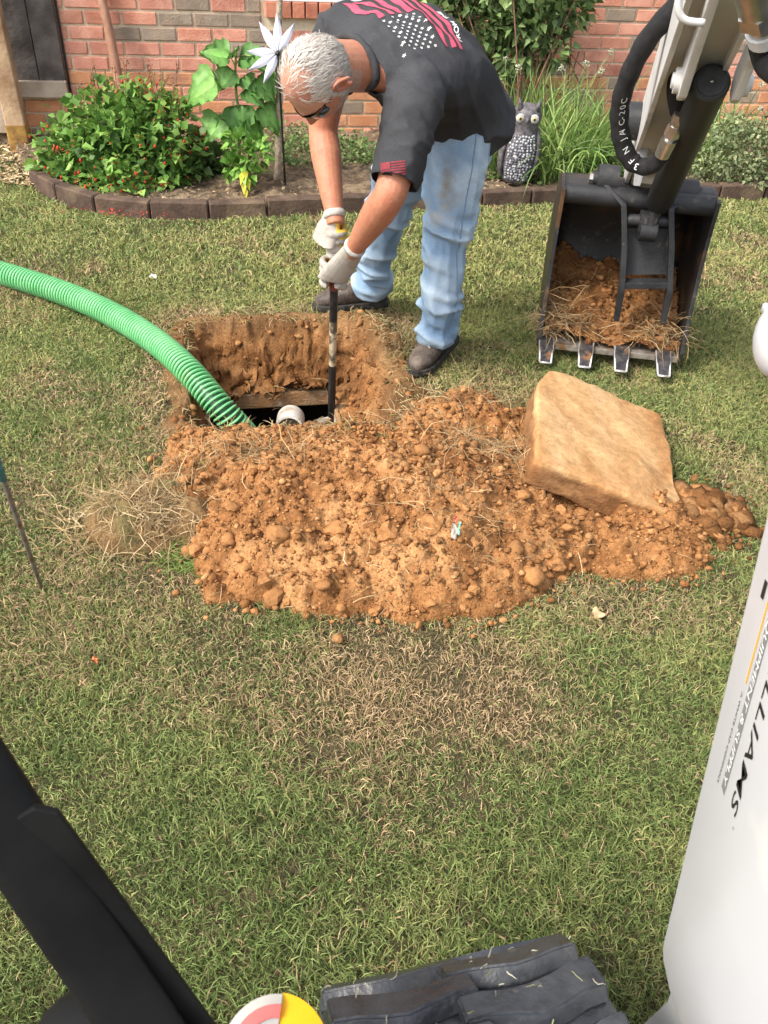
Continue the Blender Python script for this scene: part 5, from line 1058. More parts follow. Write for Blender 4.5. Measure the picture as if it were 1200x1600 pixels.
# grass clippings stuck on the track
def tkp(N, r):
    t = 1.3*r.uniform(.8, 1.25, N); q = [];
    for a, s in zip(t, r.uniform(-TW, TW, N)): p, n = loop(a); q.append(p+tl*s+n*.023)
    return np.array(q)
V_, T_, C_ = strands(90, tkp, (.006, .02), .0006, [(.36, .33, .22), (.25, .26, .12), (.42, .40, .31)], 55, lift=.4); o = put('grass_clippings', fastmesh('grass_clippings', V_, T_, C_), M_straw); tag(o, 'pale grass clippings stuck to the wet rubber track', kind='stuff')
# cab front frame bar at the lower left
S0, S1 = K(-140, 1060, .56), K(300, 1720, .66); ud = unit(S1-S0); view = unit(CAMP-(S0+S1)/2); sw = unit(np.cross(ud, view)); sn = np.cross(sw, ud)
wpx = sw if (sw@rt) > 0 else -sw
b = MB(); b.loft([S0, S1], [wpx]*2, [sn]*2, [.026]*2, [.026]*2, n=24, pw=5); bar = b.build('cab_frame_bar', mat('cab_black_paint', (.006, .006, .006), (.011, .011, .011), rough=.5, spec=.12, scale=16, spots=((.07, .065, .06), 22, .68, .76)), ex, angle=50)
f0_ = K(54, 1258, .575); f1_ = S1+wpx*.036+ud*.02; fd_ = unit(f1_-f0_); b = MB(); b.prism([(0, .0), (.012, .011), (np.linalg.norm(f1_-f0_), .011), (np.linalg.norm(f1_-f0_), -.030), (0, -.030)], f0_, fd_, sn*.4+wpx*.9, unit(np.cross(fd_, sn*.4+wpx*.9)), .007); b.build('frame_flange', MATS['cab_black_paint'], bar, smooth=False, bevel=.002)
b = MB(); pk = K(180, 1630, .70); b.ball(pk, (.07, .05, .04), nu=20, nv=10); b.build('frame_foot', MATS['cab_black_paint'], ex)
# rounded lever knob, white and red rings on one half, yellow on the other
kc = K(428, 1650, .62); kv = unit(CAMP-kc); ku = unit(np.cross(np.array([0, 1., 0]), kv)); kr = -ku if ku@rt < 0 else ku; kt = np.cross(kv, kr)
def kring(r0, r1, a0, a1, h0, h1, name, m, parent, n=28):
    V = []; 
    for k in range(n+1):
        a = a0+(a1-a0)*k/n; d = kr*math.cos(a)+kt*math.sin(a); V += [kc+d*r0+kv*h0, kc+d*r1+kv*h1, kc+d*r1-kv*.03, kc+d*r0-kv*.03]
    F = [(k*4+j, k*4+(j+1) % 4, k*4+4+(j+1) % 4, k*4+4+j) for k in range(n) for j in range(4)]+[(0, 1, 2, 3), (n*4+3, n*4+2, n*4+1, n*4)]; b = MB(); b.add(V, F); return b.build(name, m, parent, angle=40)
h2 = math.pi/2-.02
kn = kring(.033, .040, h2, h2+math.pi*1.1, .012, .004, 'lever_knob', mat('knob_grey_white', (.36, .345, .31), (.44, .42, .38), rough=.5), ex)
kring(.024, .0328, h2, h2+math.pi*1.1, .013, .012, 'red_ring', mat('knob_red', (.50, .07, .07), (.56, .10, .09), rough=.45), kn); kring(.0, .0238, h2, h2+math.pi*1.1, .011, .011, 'grey_centre', mat('knob_grey', (.20, .2, .19), (.28, .27, .26), rough=.5), kn)
kring(.0, .041, h2-.005, h2-math.pi*.9, .016, .002, 'yellow_half', mat('knob_yellow', (.68, .32, .003), (.74, .37, .006), rough=.4), kn)
b = MB(); b.tube([kc-kv*.03, kc-kv*.03-Zu*.4], .012, 10); b.build('lever_rod', M_blk, kn)
# ================================================================== THE MAN AND HIS SHOVEL
Sb, St = Y(518, 650, 2.86), Y(523.5, 350, 2.70); sdir = unit(St-Sb)
def shaft_at(py):
    best = min(np.linspace(0, 1, 400), key=lambda t: abs((800-FPX*((Sb+(St-Sb)*t-CAMP)@up)/((Sb+(St-Sb)*t-CAMP)@fw))-py)); return Sb+(St-Sb)*best
shv = thing('shovel', tuple(Sb), 'black and cream shovel shaft with maroon grip planted in the hole', 'shovel')
def seg_(name, y0, y1, r0, m, parent=shv): b = MB(); b.tube([shaft_at(y0), shaft_at((y0+y1)/2), shaft_at(y1)], r0, 18); return b.build(name, m, parent, angle=50)
seg_('grip', 349, 452, .0165, mat('maroon_grip', (.16, .035, .03), (.22, .055, .045), rough=.55, scale=30)); b = MB(); b.tube([St-sdir*.02, St+sdir*.022, St+sdir*.028], [.019, .0195, .012], 18); b.build('grip_end', mat('red_grip_end', (.62, .06, .04), (.7, .09, .06), rough=.4), shv, angle=50)
M_shb = mat('black_shaft', (.012, .012, .013), (.03, .03, .03), rough=.35, scale=40); seg_('shaft', 452, 500, .0145, M_shb); seg_('worn_shaft', 500, 570, .0138, mat('scuffed_cream_shaft', (.10, .085, .06), (.50, .42, .28), rough=.5, scale=14, detail=8, ramp=(.46, .52))); seg_('socket', 570, 652, .0148, M_shb)
b = MB(); bl_ = Sb-sdir*.02; bu = unit(np.cross(sdir, [0, 1, 0])); bv_ = unit(np.cross(bu, sdir)); V = []; m = 9
for j in range(m):
    t = j/(m-1); w = .085*min(1, (t*6)**.5 if t < .17 else 1)*(1-max(0, t-.6)**2*4.5)
    for f in np.linspace(-1, 1, 7): V.append(bl_-sdir*.24*t+bu*w*f+bv_*(.02*f*f+.01*t))
F = [(j*7+k, j*7+k+1, j*7+8+k, j*7+7+k) for j in range(m-1) for k in range(6)]; V = np.array(V); n = len(V); b.add(np.r_[V, V+bv_*.003], F+[tuple(n+q for q in f[::-1]) for f in F]); b.build('blade', M_worn, shv)

Fd, Ld = unit(np.array([-.7, -.7, 0])), unit(np.array([.66, -.68, -.34]))
man = thing('person', (.05, 2.95, 0), 'grey-haired man in dark flag T-shirt and light jeans bending over the hole', 'person')
def sect(C, A, B, lat=Ld, n=28, pw=2.2, mb=None):
    C = np.array(C); T = np.gradient(C, axis=0); T /= np.linalg.norm(T, axis=1)[:, None]; U, W = [], []
    for t in T:
        u = lat-t*(lat@t); u = unit(u); U.append(u); W.append(np.cross(u, t))
    mb = mb or MB(); mb.loft(C, U, W, A, B, n=n, pw=pw); return mb
SP = spline([(.205, 3.005, .735), (.180, 2.98, .80), (.125, 2.925, .890), (.055, 2.845, .965), (-.03, 2.75, 1.003), (-.10, 2.68, 1.008), (-.155, 2.625, 1.000)], 19)
def along(vals): return np.interp(np.linspace(0, 1, 19), np.linspace(0, 1, len(vals)), vals)
SHA, SHB = along([.182, .186, .198, .206, .212, .188, .092]), along([.150, .146, .150, .148, .130, .098, .058])
SL, SR = np.array([.022, 2.585, .935]), np.array([-.205, 2.80, 1.045])
EL, WL = Y(611, 302, 2.43), Y(556, 384, 2.585); ER, WR = Y(504, 200, 2.86), Y(522, 332, 2.705)
HC = np.array([-.248, 2.505, .985]); hz_c = unit(np.array([-.60, -.77, .22])); hy_f = np.array([-.24, -.06, -.97]); hy_f = unit(hy_f-hz_c*(hy_f@hz_c)); hx_l = np.cross(hy_f, hz_c)
if hx_l[0] < 0: hx_l = -hx_l
HW_, HD_, HH_ = .079, .099, .118
def headsurf(d):
    """d: unit directions in head axes (left, face, crown) -> local points with brow, nose, cheeks, jaw"""
    x, y, z = d[:, 0], d[:, 1], d[:, 2]; P = np.c_[x*HW_, y*HD_, z*HH_]
    low = np.clip(-z, 0, 1); P[:, 0] *= 1-.22*low**1.5; P[:, 1] += np.where(y > 0, .012*low, .02*low); P[:, 1] *= 1-.08*np.clip(z, 0, 1)**2
    g = lambda cx, cz, sx, sz: np.exp(-((P[:, 0]-cx)/sx)**2-((P[:, 2]-cz)/sz)**2)*(y > 0)
    P[:, 1] += .026*g(0, -.022, .011, .018)+.012*g(0, .002, .009, .02)+.006*g(0, .026, .04, .010)+.007*g(0, -.105, .02, .014)+.005*g(0, -.062, .022, .010)
    P[:, 1] -= .010*(g(.031, .006, .015, .011)+g(-.031, .006, .015, .011)); P[:, 1] += .006*(g(.04, -.03, .02, .02)+g(-.04, -.03, .02, .02)); return P
def hw(P): P = np.atleast_2d(P); return HC+P[:, :1]*hx_l+P[:, 1:2]*hy_f+P[:, 2:3]*hz_c
nu, nv = 56, 40; D = [(0, 0, -1)]+[(math.cos(p)*math.cos(t), math.cos(p)*math.sin(t), math.sin(p)) for p in np.linspace(-math.pi/2, math.pi/2, nv+1)[1:-1] for t in np.linspace(0, 2*math.pi, nu, endpoint=False)]+[(0, 0, 1)]
D = np.array(D); HV = hw(headsurf(D)); HF = [(0, 1+(k+1) % nu, 1+k) for k in range(nu)]
for j in range(nv-2): HF += [(1+j*nu+k, 1+j*nu+(k+1) % nu, 1+(j+1)*nu+(k+1) % nu, 1+(j+1)*nu+k) for k in range(nu)]
e_ = len(HV)-1; HF += [(e_, e_-nu+k, e_-nu+(k+1) % nu) for k in range(nu)]
body = MB(); body.add(HV, HF)
Rh = basis(hx_l, hy_f, hz_c)
for s in (-1, 1):
    ec = hw((s*.080, -.012, -.004))[0]; ax = Rh@rotz(s*.45)
    ring = [ec+ax@np.array([s*(.010+.004*math.sin(t)), .019*math.cos(t)-.004*(math.sin(t) < 0), .031*math.sin(t)]) for t in np.linspace(-2.0, 3.6, 16)]; body.tube(ring, .0058, 8); body.ball(ec+ax@np.array([s*.002, 0, 0]), (.006, .016, .025), ax, nu=12, nv=8); body.ball(ec+ax@np.array([s*.006, -.002, -.027]), (.007, .009, .011), ax, nu=10, nv=6)
nb = np.array([-.125, 2.65, .995]); nk = hw((0, -.035, -.055))[0]; body.tube([nb+unit(nb-nk)*.05, (nb+nk)/2+np.array([0, 0, -.003]), nk, hw((0, -.02, -.02))[0]], [.075, .066, .064, .055], 20)
sect(SP, SHA*.86, SHB*.84, mb=body)
def limb(C, R, mb, n=18, k=16):
    Q = spline(C, k); mb.tube(Q, np.interp(np.linspace(0, 1, k), np.linspace(0, 1, len(R)), R), n); return Q
hipL, hipR = np.array([.200, 2.91, .80]), np.array([.095, 3.02, .80])
LEGL = [hipL, Y(712, 262, 2.87), Y(700, 365, 2.81), Y(688, 460, 2.80), Y(681, 532, 2.815)]; LEGR = [hipR, Y(628, 262, 3.05), Y(602, 342, 3.08), Y(584, 405, 3.15), Y(580, 452, 3.20)]
for C, S_, E_, W_ in ((None, SL, EL, WL), (None, SR, ER, WR)):
    body.ball(S_, .06, nu=14, nv=10); ud_ = unit(W_-E_); us_ = unit(E_-S_); ap = spline([S_, (S_+E_)/2, E_-us_*.035, E_+ud_*.02, E_+(W_-E_)*.32, E_+(W_-E_)*.62, W_-ud_*.015, W_+ud_*.04], 43)
    body.tube(ap, np.interp(np.linspace(0, 1, 43), np.linspace(0, 1, 8), [.056, .053, .048, .0475, .050, .042, .032, .030]), 18)
for C in (LEGL, LEGR): limb(C, [.080, .075, .050, .050, .038], body)
bm_ = remesh(body, .0042, 3, .45); Vb = co(bm_); lc = (Vb-HC)@Rh                              # local head coords
skin = np.array([.45, .195, .115]); red = np.array([.43, .12, .075]); pale = np.array([.56, .30, .215])
c = np.tile(skin, (len(Vb), 1)); n1 = fbm(Vb, 16, 3, 401)[:, None]; c = c*(1+.10*n1); hd = (np.linalg.norm(lc/np.array([.1, .13, .14]), axis=1) < 1)
crown = (hd & (lc[:, 2] > .02))[:, None]; rd = sstep(-.2, .6, fbm(Vb, 22, 3, 402))[:, None]; c = np.where(crown, pale*(1-.35*rd)+red*.35*rd, c)
ear = (np.abs(lc[:, 0]) > .079) & hd; c[ear] = c[ear]*.5+red*.5; arm = ~hd; ff = sstep(-.3, .5, fbm(Vb, 30, 3, 404))[:, None]; c = np.where(arm[:, None], c*(1-.28*ff)+red*.28*ff*1.0, c)
stub = hd & (lc[:, 2] < -.045) & (lc[:, 1] > -.045); c[stub] = c[stub]*.55+np.array([.42, .37, .33])*.45
setcol(bm_, np.clip(c, 0, .9)); bodyo = put('body', bm_, vmat('skin', rough=.5, spec=.35, bump=.35, bscale=220, noise=.10, nscale=90), man)
BVb = BVHTree.FromPolygons([Vector(v) for v in Vb], [list(p.vertices) for p in bm_.polygons])
# hair: grey sides and back, thin white top
r = np.random.default_rng(77); N = 9000; d = r.normal(0, 1, (N, 3)); d /= np.linalg.norm(d, axis=1)[:, None]; Pl = headsurf(d)
back = -d[:, 1]; top = d[:, 2]; dens = np.where((top > -.62) & (d[:, 1] < .30+.5*np.clip(top, 0, 1)), 1.0, 0.0); dens = dens*np.clip(np.maximum(sstep(.50, .80, np.abs(d[:, 0])), sstep(.12, -.45, d[:, 1])), .20, 1); bald = np.exp(-((d[:, 0])/.62)**2-((d[:, 1]-.45)/.85)**2-((d[:, 2]-.85)/.6)**2); dens *= np.clip(1-.75*bald, .16, 1); dens *= (np.abs(Pl[:, 0]) < .077)
beard = (d[:, 2] < -.30) & (d[:, 1] > -.1) & (d[:, 1] < .75); dens = np.maximum(dens, .55*beard); k = r.random(N) < dens; Pl, d, beard, bald = Pl[k], d[k], beard[k], bald[k]; n = len(Pl)
Nl = d/np.array([HW_, HD_, HH_]); Nl /= np.linalg.norm(Nl, axis=1)[:, None]
comb = np.tile(np.array([0, -.75, -.55]), (n, 1))+r.normal(0, .28, (n, 3)); comb[:, 0] += .35*np.sign(Pl[:, 0]); tg = comb-Nl*np.sum(comb*Nl, 1)[:, None]; tg /= np.linalg.norm(tg, axis=1)[:, None]; ln = r.uniform(.018, .034, n)*np.where(beard, .22, 1)*(1+.5*bald)
pp_ = [Pl+Nl*.0005]; up_ = np.where(beard, .9, .32)
for j in range(3):
    dd = tg+Nl*(up_*(1-.55*j))[:, None]+r.normal(0, .10, (n, 3)); dd /= np.linalg.norm(dd, axis=1)[:, None]; pp_.append(pp_[-1]+dd*(ln/3)[:, None])
Pp = np.stack(pp_, 1); sh = Pp.shape; Pp = hw(Pp.reshape(-1, 3)).reshape(sh); w = .0010*(.6+.6*r.random(n)); Wd = np.stack([w, w, w*.8, w*0], 1); Nw = Nl@Rh.T
V_, T_, nv_ = strips(Pp, Wd, Nw); white = np.array([.78, .74, .68]); grey = np.array([.36, .33, .29]); mixw = np.clip(.42+.5*d[:, 1]+.5*d[:, 2]+.35*r.normal(0, 1, n), 0, 1)[:, None]; hc_ = grey+(white-grey)*mixw; hc_[beard] = np.array([.55, .52, .48])*(.7+.5*r.random(beard.sum()))[:, None]
o = put('hair', fastmesh('hair', V_, T_, np.repeat(hc_, nv_, 0)), vmat('grey_hair', rough=.55, spec=.3, trans=.15), man); tag(o, 'short thinning white and grey hair', kind='stuff')
# sunglasses
b = MB(); V = []; 
for t in np.linspace(-1.15, 1.15, 21):
    for z_, o_ in ((.022, 0), (.018, .005), (-.014, .006), (-.018, 0)): V.append(hw((math.sin(t)*.074, math.cos(t)*.100+.006+o_*.3, .004+z_*(1-.25*abs(math.sin(t))**4)))[0])
F = [(i*4+j, i*4+j+1, i*4+5+j, i*4+4+j) for i in range(20) for j in range(3)]; V = np.array(V); n = len(V); V2 = V-hy_f*.004; b.add(np.r_[V, V2], F+[tuple(n+q for q in f[::-1]) for f in F])
for s in (-1, 1): b.tube([hw((s*.070, .045, .010))[0], hw((s*.083, 0, .010))[0], hw((s*.081, -.02, .004))[0]], .0022, 6)
b.build('sunglasses', mat('black_lens', (.006, .006, .007), (.012, .012, .013), rough=.08, spec=.7), man)
def trim(me, cuts):
    bm = bmesh.new(); bm.from_mesh(me)
    for p, n, c, rad in cuts:
        c = Vector(c); fs = [f for f in bm.faces if (f.calc_center_median()-c).length < rad]; gs = set(fs)
        for f in fs: gs.update(f.edges); gs.update(f.verts)
        bmesh.ops.bisect_plane(bm, geom=list(gs), dist=1e-5, plane_co=Vector(p), plane_no=Vector(n), clear_outer=True)
    bm.verts.index_update(); V = np.array([v.co[:] for v in bm.verts]); F = [[v.index for v in f.verts] for f in bm.faces]; bm.free(); return V, F
# ---- T-shirt
sh_ = MB(); sect(SP, SHA, SHB, mb=sh_)
sl_e = SL+(EL-SL)*.90; SLi = np.array([-.03, 2.66, .965]); SRi = np.array([-.14, 2.73, 1.02])
sh_.tube(spline([SLi, SL+np.array([0, .01, .0]), SL*.55+EL*.45, sl_e], 12), np.interp(np.linspace(0, 1, 12), [0, .3, .6, 1], [.085, .088, .080, .073]), 22); sr_e = SR+(ER-SR)*.52
sh_.tube(spline([SRi, SR, SR*.55+ER*.45, sr_e], 12), np.interp(np.linspace(0, 1, 12), [0, .3, .6, 1], [.085, .085, .078, .072]), 22)
sm_ = remesh(sh_, .0065, 8, .5); Vs = co(sm_); Ns = nrm(sm_)
tw = unit(SP[15]-SP[4]); q1 = Vs@tw; q2 = Vs@Ld; q3 = Vs@unit(np.cross(tw, Ld))
def ridg(P, s, seed): return (1-np.abs(fbm(P, s, 2, seed)))**2
f1 = ridg(np.c_[q1*1.0+q2*.9, q2*.35-q1*.3, q3*.5], 9, 501); f2 = ridg(np.c_[q1*.5-q3*1.2, q2*.9, q3*.5], 12, 502); loose = .35+.65*sstep(.02, .30, (SP[9]-Vs)@tw)
dsl = np.linalg.norm(np.cross(Vs-SL, unit(EL-SL)), axis=1); sl_k = (np.exp(-(dsl/.09)**2)*sstep(0.0, .1, (Vs-SL)@unit(EL-SL)))
Vs = Vs+Ns*(.022*(f1-.5)*loose+.009*(f2-.5)+.007*(ridg(np.c_[(Vs-SL)@unit(EL-SL), q2*.4, q3*.4], 16, 503)-.5)*sl_k+.0015*fbm(Vs, 40, 2, 504))[:, None]
# open the hem, sleeves and neck: drop the closing caps
dl, dr = unit(EL-SL), unit(ER-SR); tn_ = unit(SP[18]-SP[16]); t0 = unit(SP[1]-SP[0]); setco(sm_, Vs)
Vs2, Fs2 = trim(sm_, [(SP[0]+t0*.012, -t0, SP[0], .33), (sl_e-dl*.004, dl, sl_e, .11), (sr_e-dr*.004, dr, sr_e, .10), (SP[18]-tn_*.012, tn_, SP[18], .12)])
shme = bpy.data.meshes.new('t_shirt'); shme.from_pydata(Vs2.tolist(), [], Fs2)
cs_ = np.tile(np.array([.050, .051, .055]), (len(Vs2), 1))*(1+.25*fbm(Vs2, 5, 3, 511))[:, None]; setcol(shme, cs_)
BVs = BVHTree.FromPolygons([Vector(v) for v in Vs2], Fs2)
shirt = put('t_shirt', shme, vmat('charcoal_cotton', rough=.95, spec=.12, bump=.35, bscale=500, noise=.12, nscale=200), man)
mo = shirt.modifiers.new('thick', 'SOLIDIFY'); mo.thickness = .003; mo.offset = -1
# crew collar
ncen = SP[18]-tn_*.006; cu_ = unit(Ld-tn_*(Ld@tn_)); cv_ = np.cross(cu_, tn_); b = MB(); cv_ = cv_ if cv_[2] > 0 else -cv_; ring = [ncen+cv_*.006+cu_*.088*math.cos(t)+cv_*.058*math.sin(t)+tn_*.004 for t in np.linspace(0, 2*math.pi, 41)]; b.tube(ring, .011, 8, caps=False); b.build('collar', mat('collar_cotton', (.036, .037, .040), (.05, .051, .054), rough=.95, scale=60, bump=.3, bscale=400), shirt)
# flag print: strips laid on the cloth of the back
dors = unit(np.cross(Ld, tw)); dors = dors if dors[2] > 0 else -dors
FO = Y(640, 108, 2.66); FU = -Ld; FV = -tw; FWd, FH = .285, .185
FO = SP[15]+Ld*.128+tw*.046
def oncloth(u, v, o=None, U=None, Vd=None, dr=None, off=.0018):
    o = FO if o is None else o; U = FU if U is None else U; Vd = FV if Vd is None else Vd; dr = dors if dr is None else dr; p = o+U*u+Vd*v; hit, nn, ix, ds = BVs.ray_cast(Vector(p+dr*.35), Vector(-dr))
    if hit is None: return p
    nn = np.array(nn); nn = nn if nn@dr > 0 else -nn; return np.array(hit)+nn*off
def clothquad(mb, u0, u1, v0, v1, nu_, nv_, **k):
    V = [oncloth(u0+(u1-u0)*i/nu_, v0+(v1-v0)*j/nv_, **k) for j in range(nv_+1) for i in range(nu_+1)]; n = nu_+1; mb.add(V, [(j*n+i, j*n+i+1, (j+1)*n+i+1, (j+1)*n+i) for j in range(nv_) for i in range(nu_)])
b = MB(); sh13 = FH/13
for k in range(0, 13, 2):
    clothquad(b, FWd*.5 if k < 7 else 0.0, FWd, k*sh13, (k+1)*sh13, 22 if k < 7 else 44, 2)
b.build('flag_stripes', mat('faded_red_print', (.42, .055, .10), (.52, .09, .14), rough=.9, scale=90), shirt, fix=False)
b = MB()
for rw in range(9):
    for cl_ in range(6 if rw % 2 == 0 else 5):
        u = FWd*.5*(.07+(cl_+(0 if rw % 2 == 0 else .5))*.168); v = 7*sh13*(.07+rw*.107); pts = [oncloth(u+(.0050 if i % 2 == 0 else .0022)*math.sin(2*math.pi*i/10), v-(.0050 if i % 2 == 0 else .0022)*math.cos(2*math.pi*i/10)) for i in range(10)]; b.add(pts+[oncloth(u, v)], [(i, (i+1) % 10, 10) for i in range(10)])
b.build('flag_stars', mat('white_print', (.72, .72, .70), rough=.9), shirt, fix=False)
def clothtext(name, body, u0, v0, size, m, wscale=1.0, **k):
    cu = bpy.data.curves.new('txt', 'FONT'); cu.body = body; cu.size = size/.69; cu.offset = .0006; cu.resolution_u = 2; o = bpy.data.objects.new('txt', cu); COL.objects.link(o); me = bpy.data.meshes.new_from_object(o.evaluated_get(bpy.context.evaluated_depsgraph_get())); bpy.data.objects.remove(o)
    V = co(me); F = [list(p.vertices) for p in me.polygons]; b = MB(); b.add([oncloth(u0+p[0]*wscale, v0-p[1], **k) for p in V], F); b.build(name, m, shirt, fix=False, smooth=False)
clothtext('lettering', 'FROM  THE', .030, FH+.020, .0135, MATS['white_print'], 1.25)
# small sleeve flag
so_ = Y(595, 255, 2.40); sv = unit(Y(596, 277, 2.385)-so_); su = unit(Y(628, 251, 2.40)-so_); sdr = unit(CAMP-so_)
b = MB(); kw = dict(o=so_, U=su, Vd=sv, dr=sdr, off=.0016); SWd, SHt = .068, .046
for k in range(0, 7): clothquad(b, SWd*(.42 if k < 3 else 0), SWd, SHt*k/7, SHt*(k+.6)/7, 10, 1, **kw)
clothquad(b, 0, SWd*.38, 0, SHt*.40, 4, 4, **kw); b.build('sleeve_flag', mat('dark_red_print', (.17, .025, .035), (.24, .04, .05), rough=.9, scale=120), shirt, fix=False)
# ---- jeans
jn = MB(); limb(LEGL, [.112, .108, .077, .075, .068], jn, 24, 20); limb(LEGR, [.108, .100, .076, .075, .070], jn, 24, 20); pel = [(.175, 2.985, .70), (.175, 2.98, .75), (.165, 2.965, .80), (.14, 2.94, .87)]; sect(spline(pel, 8), [.10, .145, .16, .165, .16, .16, .16, .155], [.08, .10, .115, .12, .12, .12, .12, .12], mb=jn)
jn.ball((LEGL[0]+LEGR[0])/2+np.array([-.01, -.01, -.04]), (.13, .13, .11), nu=20, nv=14); jm = remesh(jn, .0068, 6, .5); Vj = co(jm); Nj = nrm(jm)
isL = np.abs((Vj-np.array([.19, 2.97, 0]))@Ld) if False else ((Vj[:, 1] < 2.965-.35*(.8-Vj[:, 2])*0) & (Vj[:, 0] > .05))
zz = Vj[:, 2]; bunch = np.exp(-((zz-.16)/.09)**2)*1.3+np.exp(-((zz-.46)/.10)**2)*.9+.28
fo = ridg(np.c_[Vj[:, 0]*.45, Vj[:, 1]*.45, zz*1.25+Vj[:, 0]*.35], 13, 601); fo2 = ridg(np.c_[Vj[:, 0]*1.2, Vj[:, 1]*1.2, zz*.35], 12, 602); Vj = Vj+Nj*(.022*(fo-.45)*bunch+.010*(fo2-.5)+.0012*fbm(Vj, 45, 2, 603))[:, None]
setco(jm, Vj); cuts = []
for C in (LEGL, LEGR): dv = unit(C[-1]-C[-2]); cuts.append((C[-1]-dv*.006, dv, C[-1], .13))
Vj, Fj = trim(jm, cuts); jme = bpy.data.meshes.new('jeans'); jme.from_pydata(Vj.tolist(), [], Fj); foU = ridg(np.c_[Vj[:, 0]*.45, Vj[:, 1]*.45, Vj[:, 2]*1.25+Vj[:, 0]*.35], 13, 601)
base = np.array([.20, .31, .45]); fade = np.array([.43, .54, .64]); fd = np.clip(.35+.55*fbm(Vj, 6, 3, 611)+.7*(foU-.55)+.15*fbm(Vj, 30, 2, 612), 0, 1)[:, None]; cj = base+(fade-base)*fd
for (px, py, yy, sx, sz, st_, cc) in ((690, 300, 2.74, .05, .085, .95, (.24, .20, .15)), (683, 330, 2.74, .035, .06, .5, (.52, .50, .44)), (688, 210, 2.78, .03, .05, .35, (.5, .5, .45)), (595, 290, 3.0, .05, .07, .4, (.42, .42, .38))):
    q = Y(px, py, yy); w = st_*np.exp(-((Vj[:, 0]-q[0])/sx)**2-((Vj[:, 2]-q[2])/sz)**2-((Vj[:, 1]-q[1])/.12)**2)*np.clip(.55+.9*fbm(Vj, 28, 3, 620), 0, 1); cj = cj*(1-w[:, None])+np.array(cc)*w[:, None]
hem = np.zeros(len(Vj))
for C in (LEGL, LEGR): e = C[-1]; dv = unit(C[-1]-C[-2]); dd = (e-Vj)@dv; near = np.linalg.norm(Vj-e, axis=1) < .12; hem = np.maximum(hem, near*sstep(.036, .026, np.abs(dd-.012)+.0))
cj = cj*(1-.25*hem[:, None]); setcol(jme, cj); jeans = put('jeans', jme, vmat('faded_denim', rough=.9, spec=.15, bump=.4, bscale=700, noise=.10, nscale=260), man); mo = jeans.modifiers.new('thick', 'SOLIDIFY'); mo.thickness = .004; mo.offset = -1
BVj = BVHTree.FromPolygons([Vector(v) for v in Vj], Fj)
# outer side seam on the near leg
b = MB(); pts = []
for (px, py) in ((745, 200), (738, 260), (727, 320), (718, 380), (714, 440), (706, 500), (698, 535)):
    hit, nn, ix, ds = BVj.ray_cast(Vector(CAMP), Vector(unit(ray(px, py))))
    if hit is not None: nn = np.array(nn); nn = nn if nn@(CAMP-np.array(hit)) > 0 else -nn; pts.append(np.array(hit)+nn*.0012)
if len(pts) > 3:
    pts = spline(pts, 60); q_ = []
    for p in pts:
        hit, nn, ix, ds = BVj.find_nearest(Vector(p)); nn = np.array(nn); nn = nn if nn@(CAMP-np.array(hit)) > 0 else -nn; q_.append(np.array(hit)+nn*.0006)
    b.tube(q_, .0022, 6); b.build('side_seam', mat('denim_seam', (.13, .20, .30), (.20, .28, .38), rough=.9, scale=200), jeans)
# ---- shoes
def shoe(heel, toe, label):
    d = unit((toe-heel)*np.array([1, 1, 0])); L_ = np.linalg.norm((toe-heel)[:2]); s = np.array([-d[1], d[0], 0]); z0 = .004
    up_s = [(0, .030, .05, .035), (.06, .037, .085, .05), (.2, .039, .105, .055), (.36, .038, .098, .05), (.5, .042, .080, .042), (.66, .048, .066, .036), (.82, .047, .055, .032), (.93, .036, .044, .026), (1.0, .012, .026, .014)]
    V = []; n = 18
    for t, w, h, _ in up_s:
        for k in range(n):
            a = 2*math.pi*k/n; ca, sa = math.cos(a), math.sin(a); V.append(heel+d*L_*t+s*w*math.copysign(abs(ca)**.75, ca)+Zu*(z0+.012+h*.5+h*.5*math.copysign(abs(sa)**.8, sa)))
    m = len(up_s); F = [(i*n+k, i*n+(k+1) % n, (i+1)*n+(k+1) % n, (i+1)*n+k) for i in range(m-1) for k in range(n)]+[tuple(range(n-1, -1, -1)), tuple((m-1)*n+k for k in range(n))]
    b = MB(); b.add(V, F); sh = b.build('shoe', mat('brown_leather', (.055, .042, .034), (.11, .085, .07), rough=.6, scale=26, bump=.4, bscale=120, spots=((.17, .13, .10), 14, .58, .72)), man); tag(sh, label); mo = sh.modifiers.new('s', 'SUBSURF'); mo.levels = mo.render_levels = 1
    out = [(-.03, .0)]; poly = [(-.02*L_/L_*1.0, 0)]; pl = [(t*L_, w+.006) for t, w, _, _ in up_s]; pts = [(-.012, 0)]+[(x, w) for x, w in pl]+[(L_+.010, 0)]+[(x, -w) for x, w in pl[::-1]]
    b = MB(); b.prism(pts, heel+Zu*(z0+.009), d, s, Zu, .024); b.build('sole', mat('black_sole', (.02, .018, .016), (.05, .045, .04), rough=.8, scale=50), sh, smooth=False, bevel=.004)
    b = MB()
    for t in (.42, .50, .58, .66):
        h = np.interp(t, [u[0] for u in up_s], [u[2] for u in up_s]); c = heel+d*L_*t+Zu*(z0+.0175+h*.97); b.tube([c-s*.026-Zu*.008, c+Zu*.003, c+s*.026-Zu*.008], .0028, 6); b.tube([c-s*.022-Zu*.004, c+d*L_*.08+s*.02-Zu*.008], .0025, 6)
    b.build('laces', mat('tan_laces', (.30, .24, .17), (.42, .35, .27), rough=.9), sh)
shoe(G(704, 530), G(646, 588), 'brown lace-up shoe pointing at the camera, by the edge of the hole'); shoe(G(603, 474), G(491, 482), 'brown lace-up shoe at the far rim of the hole')
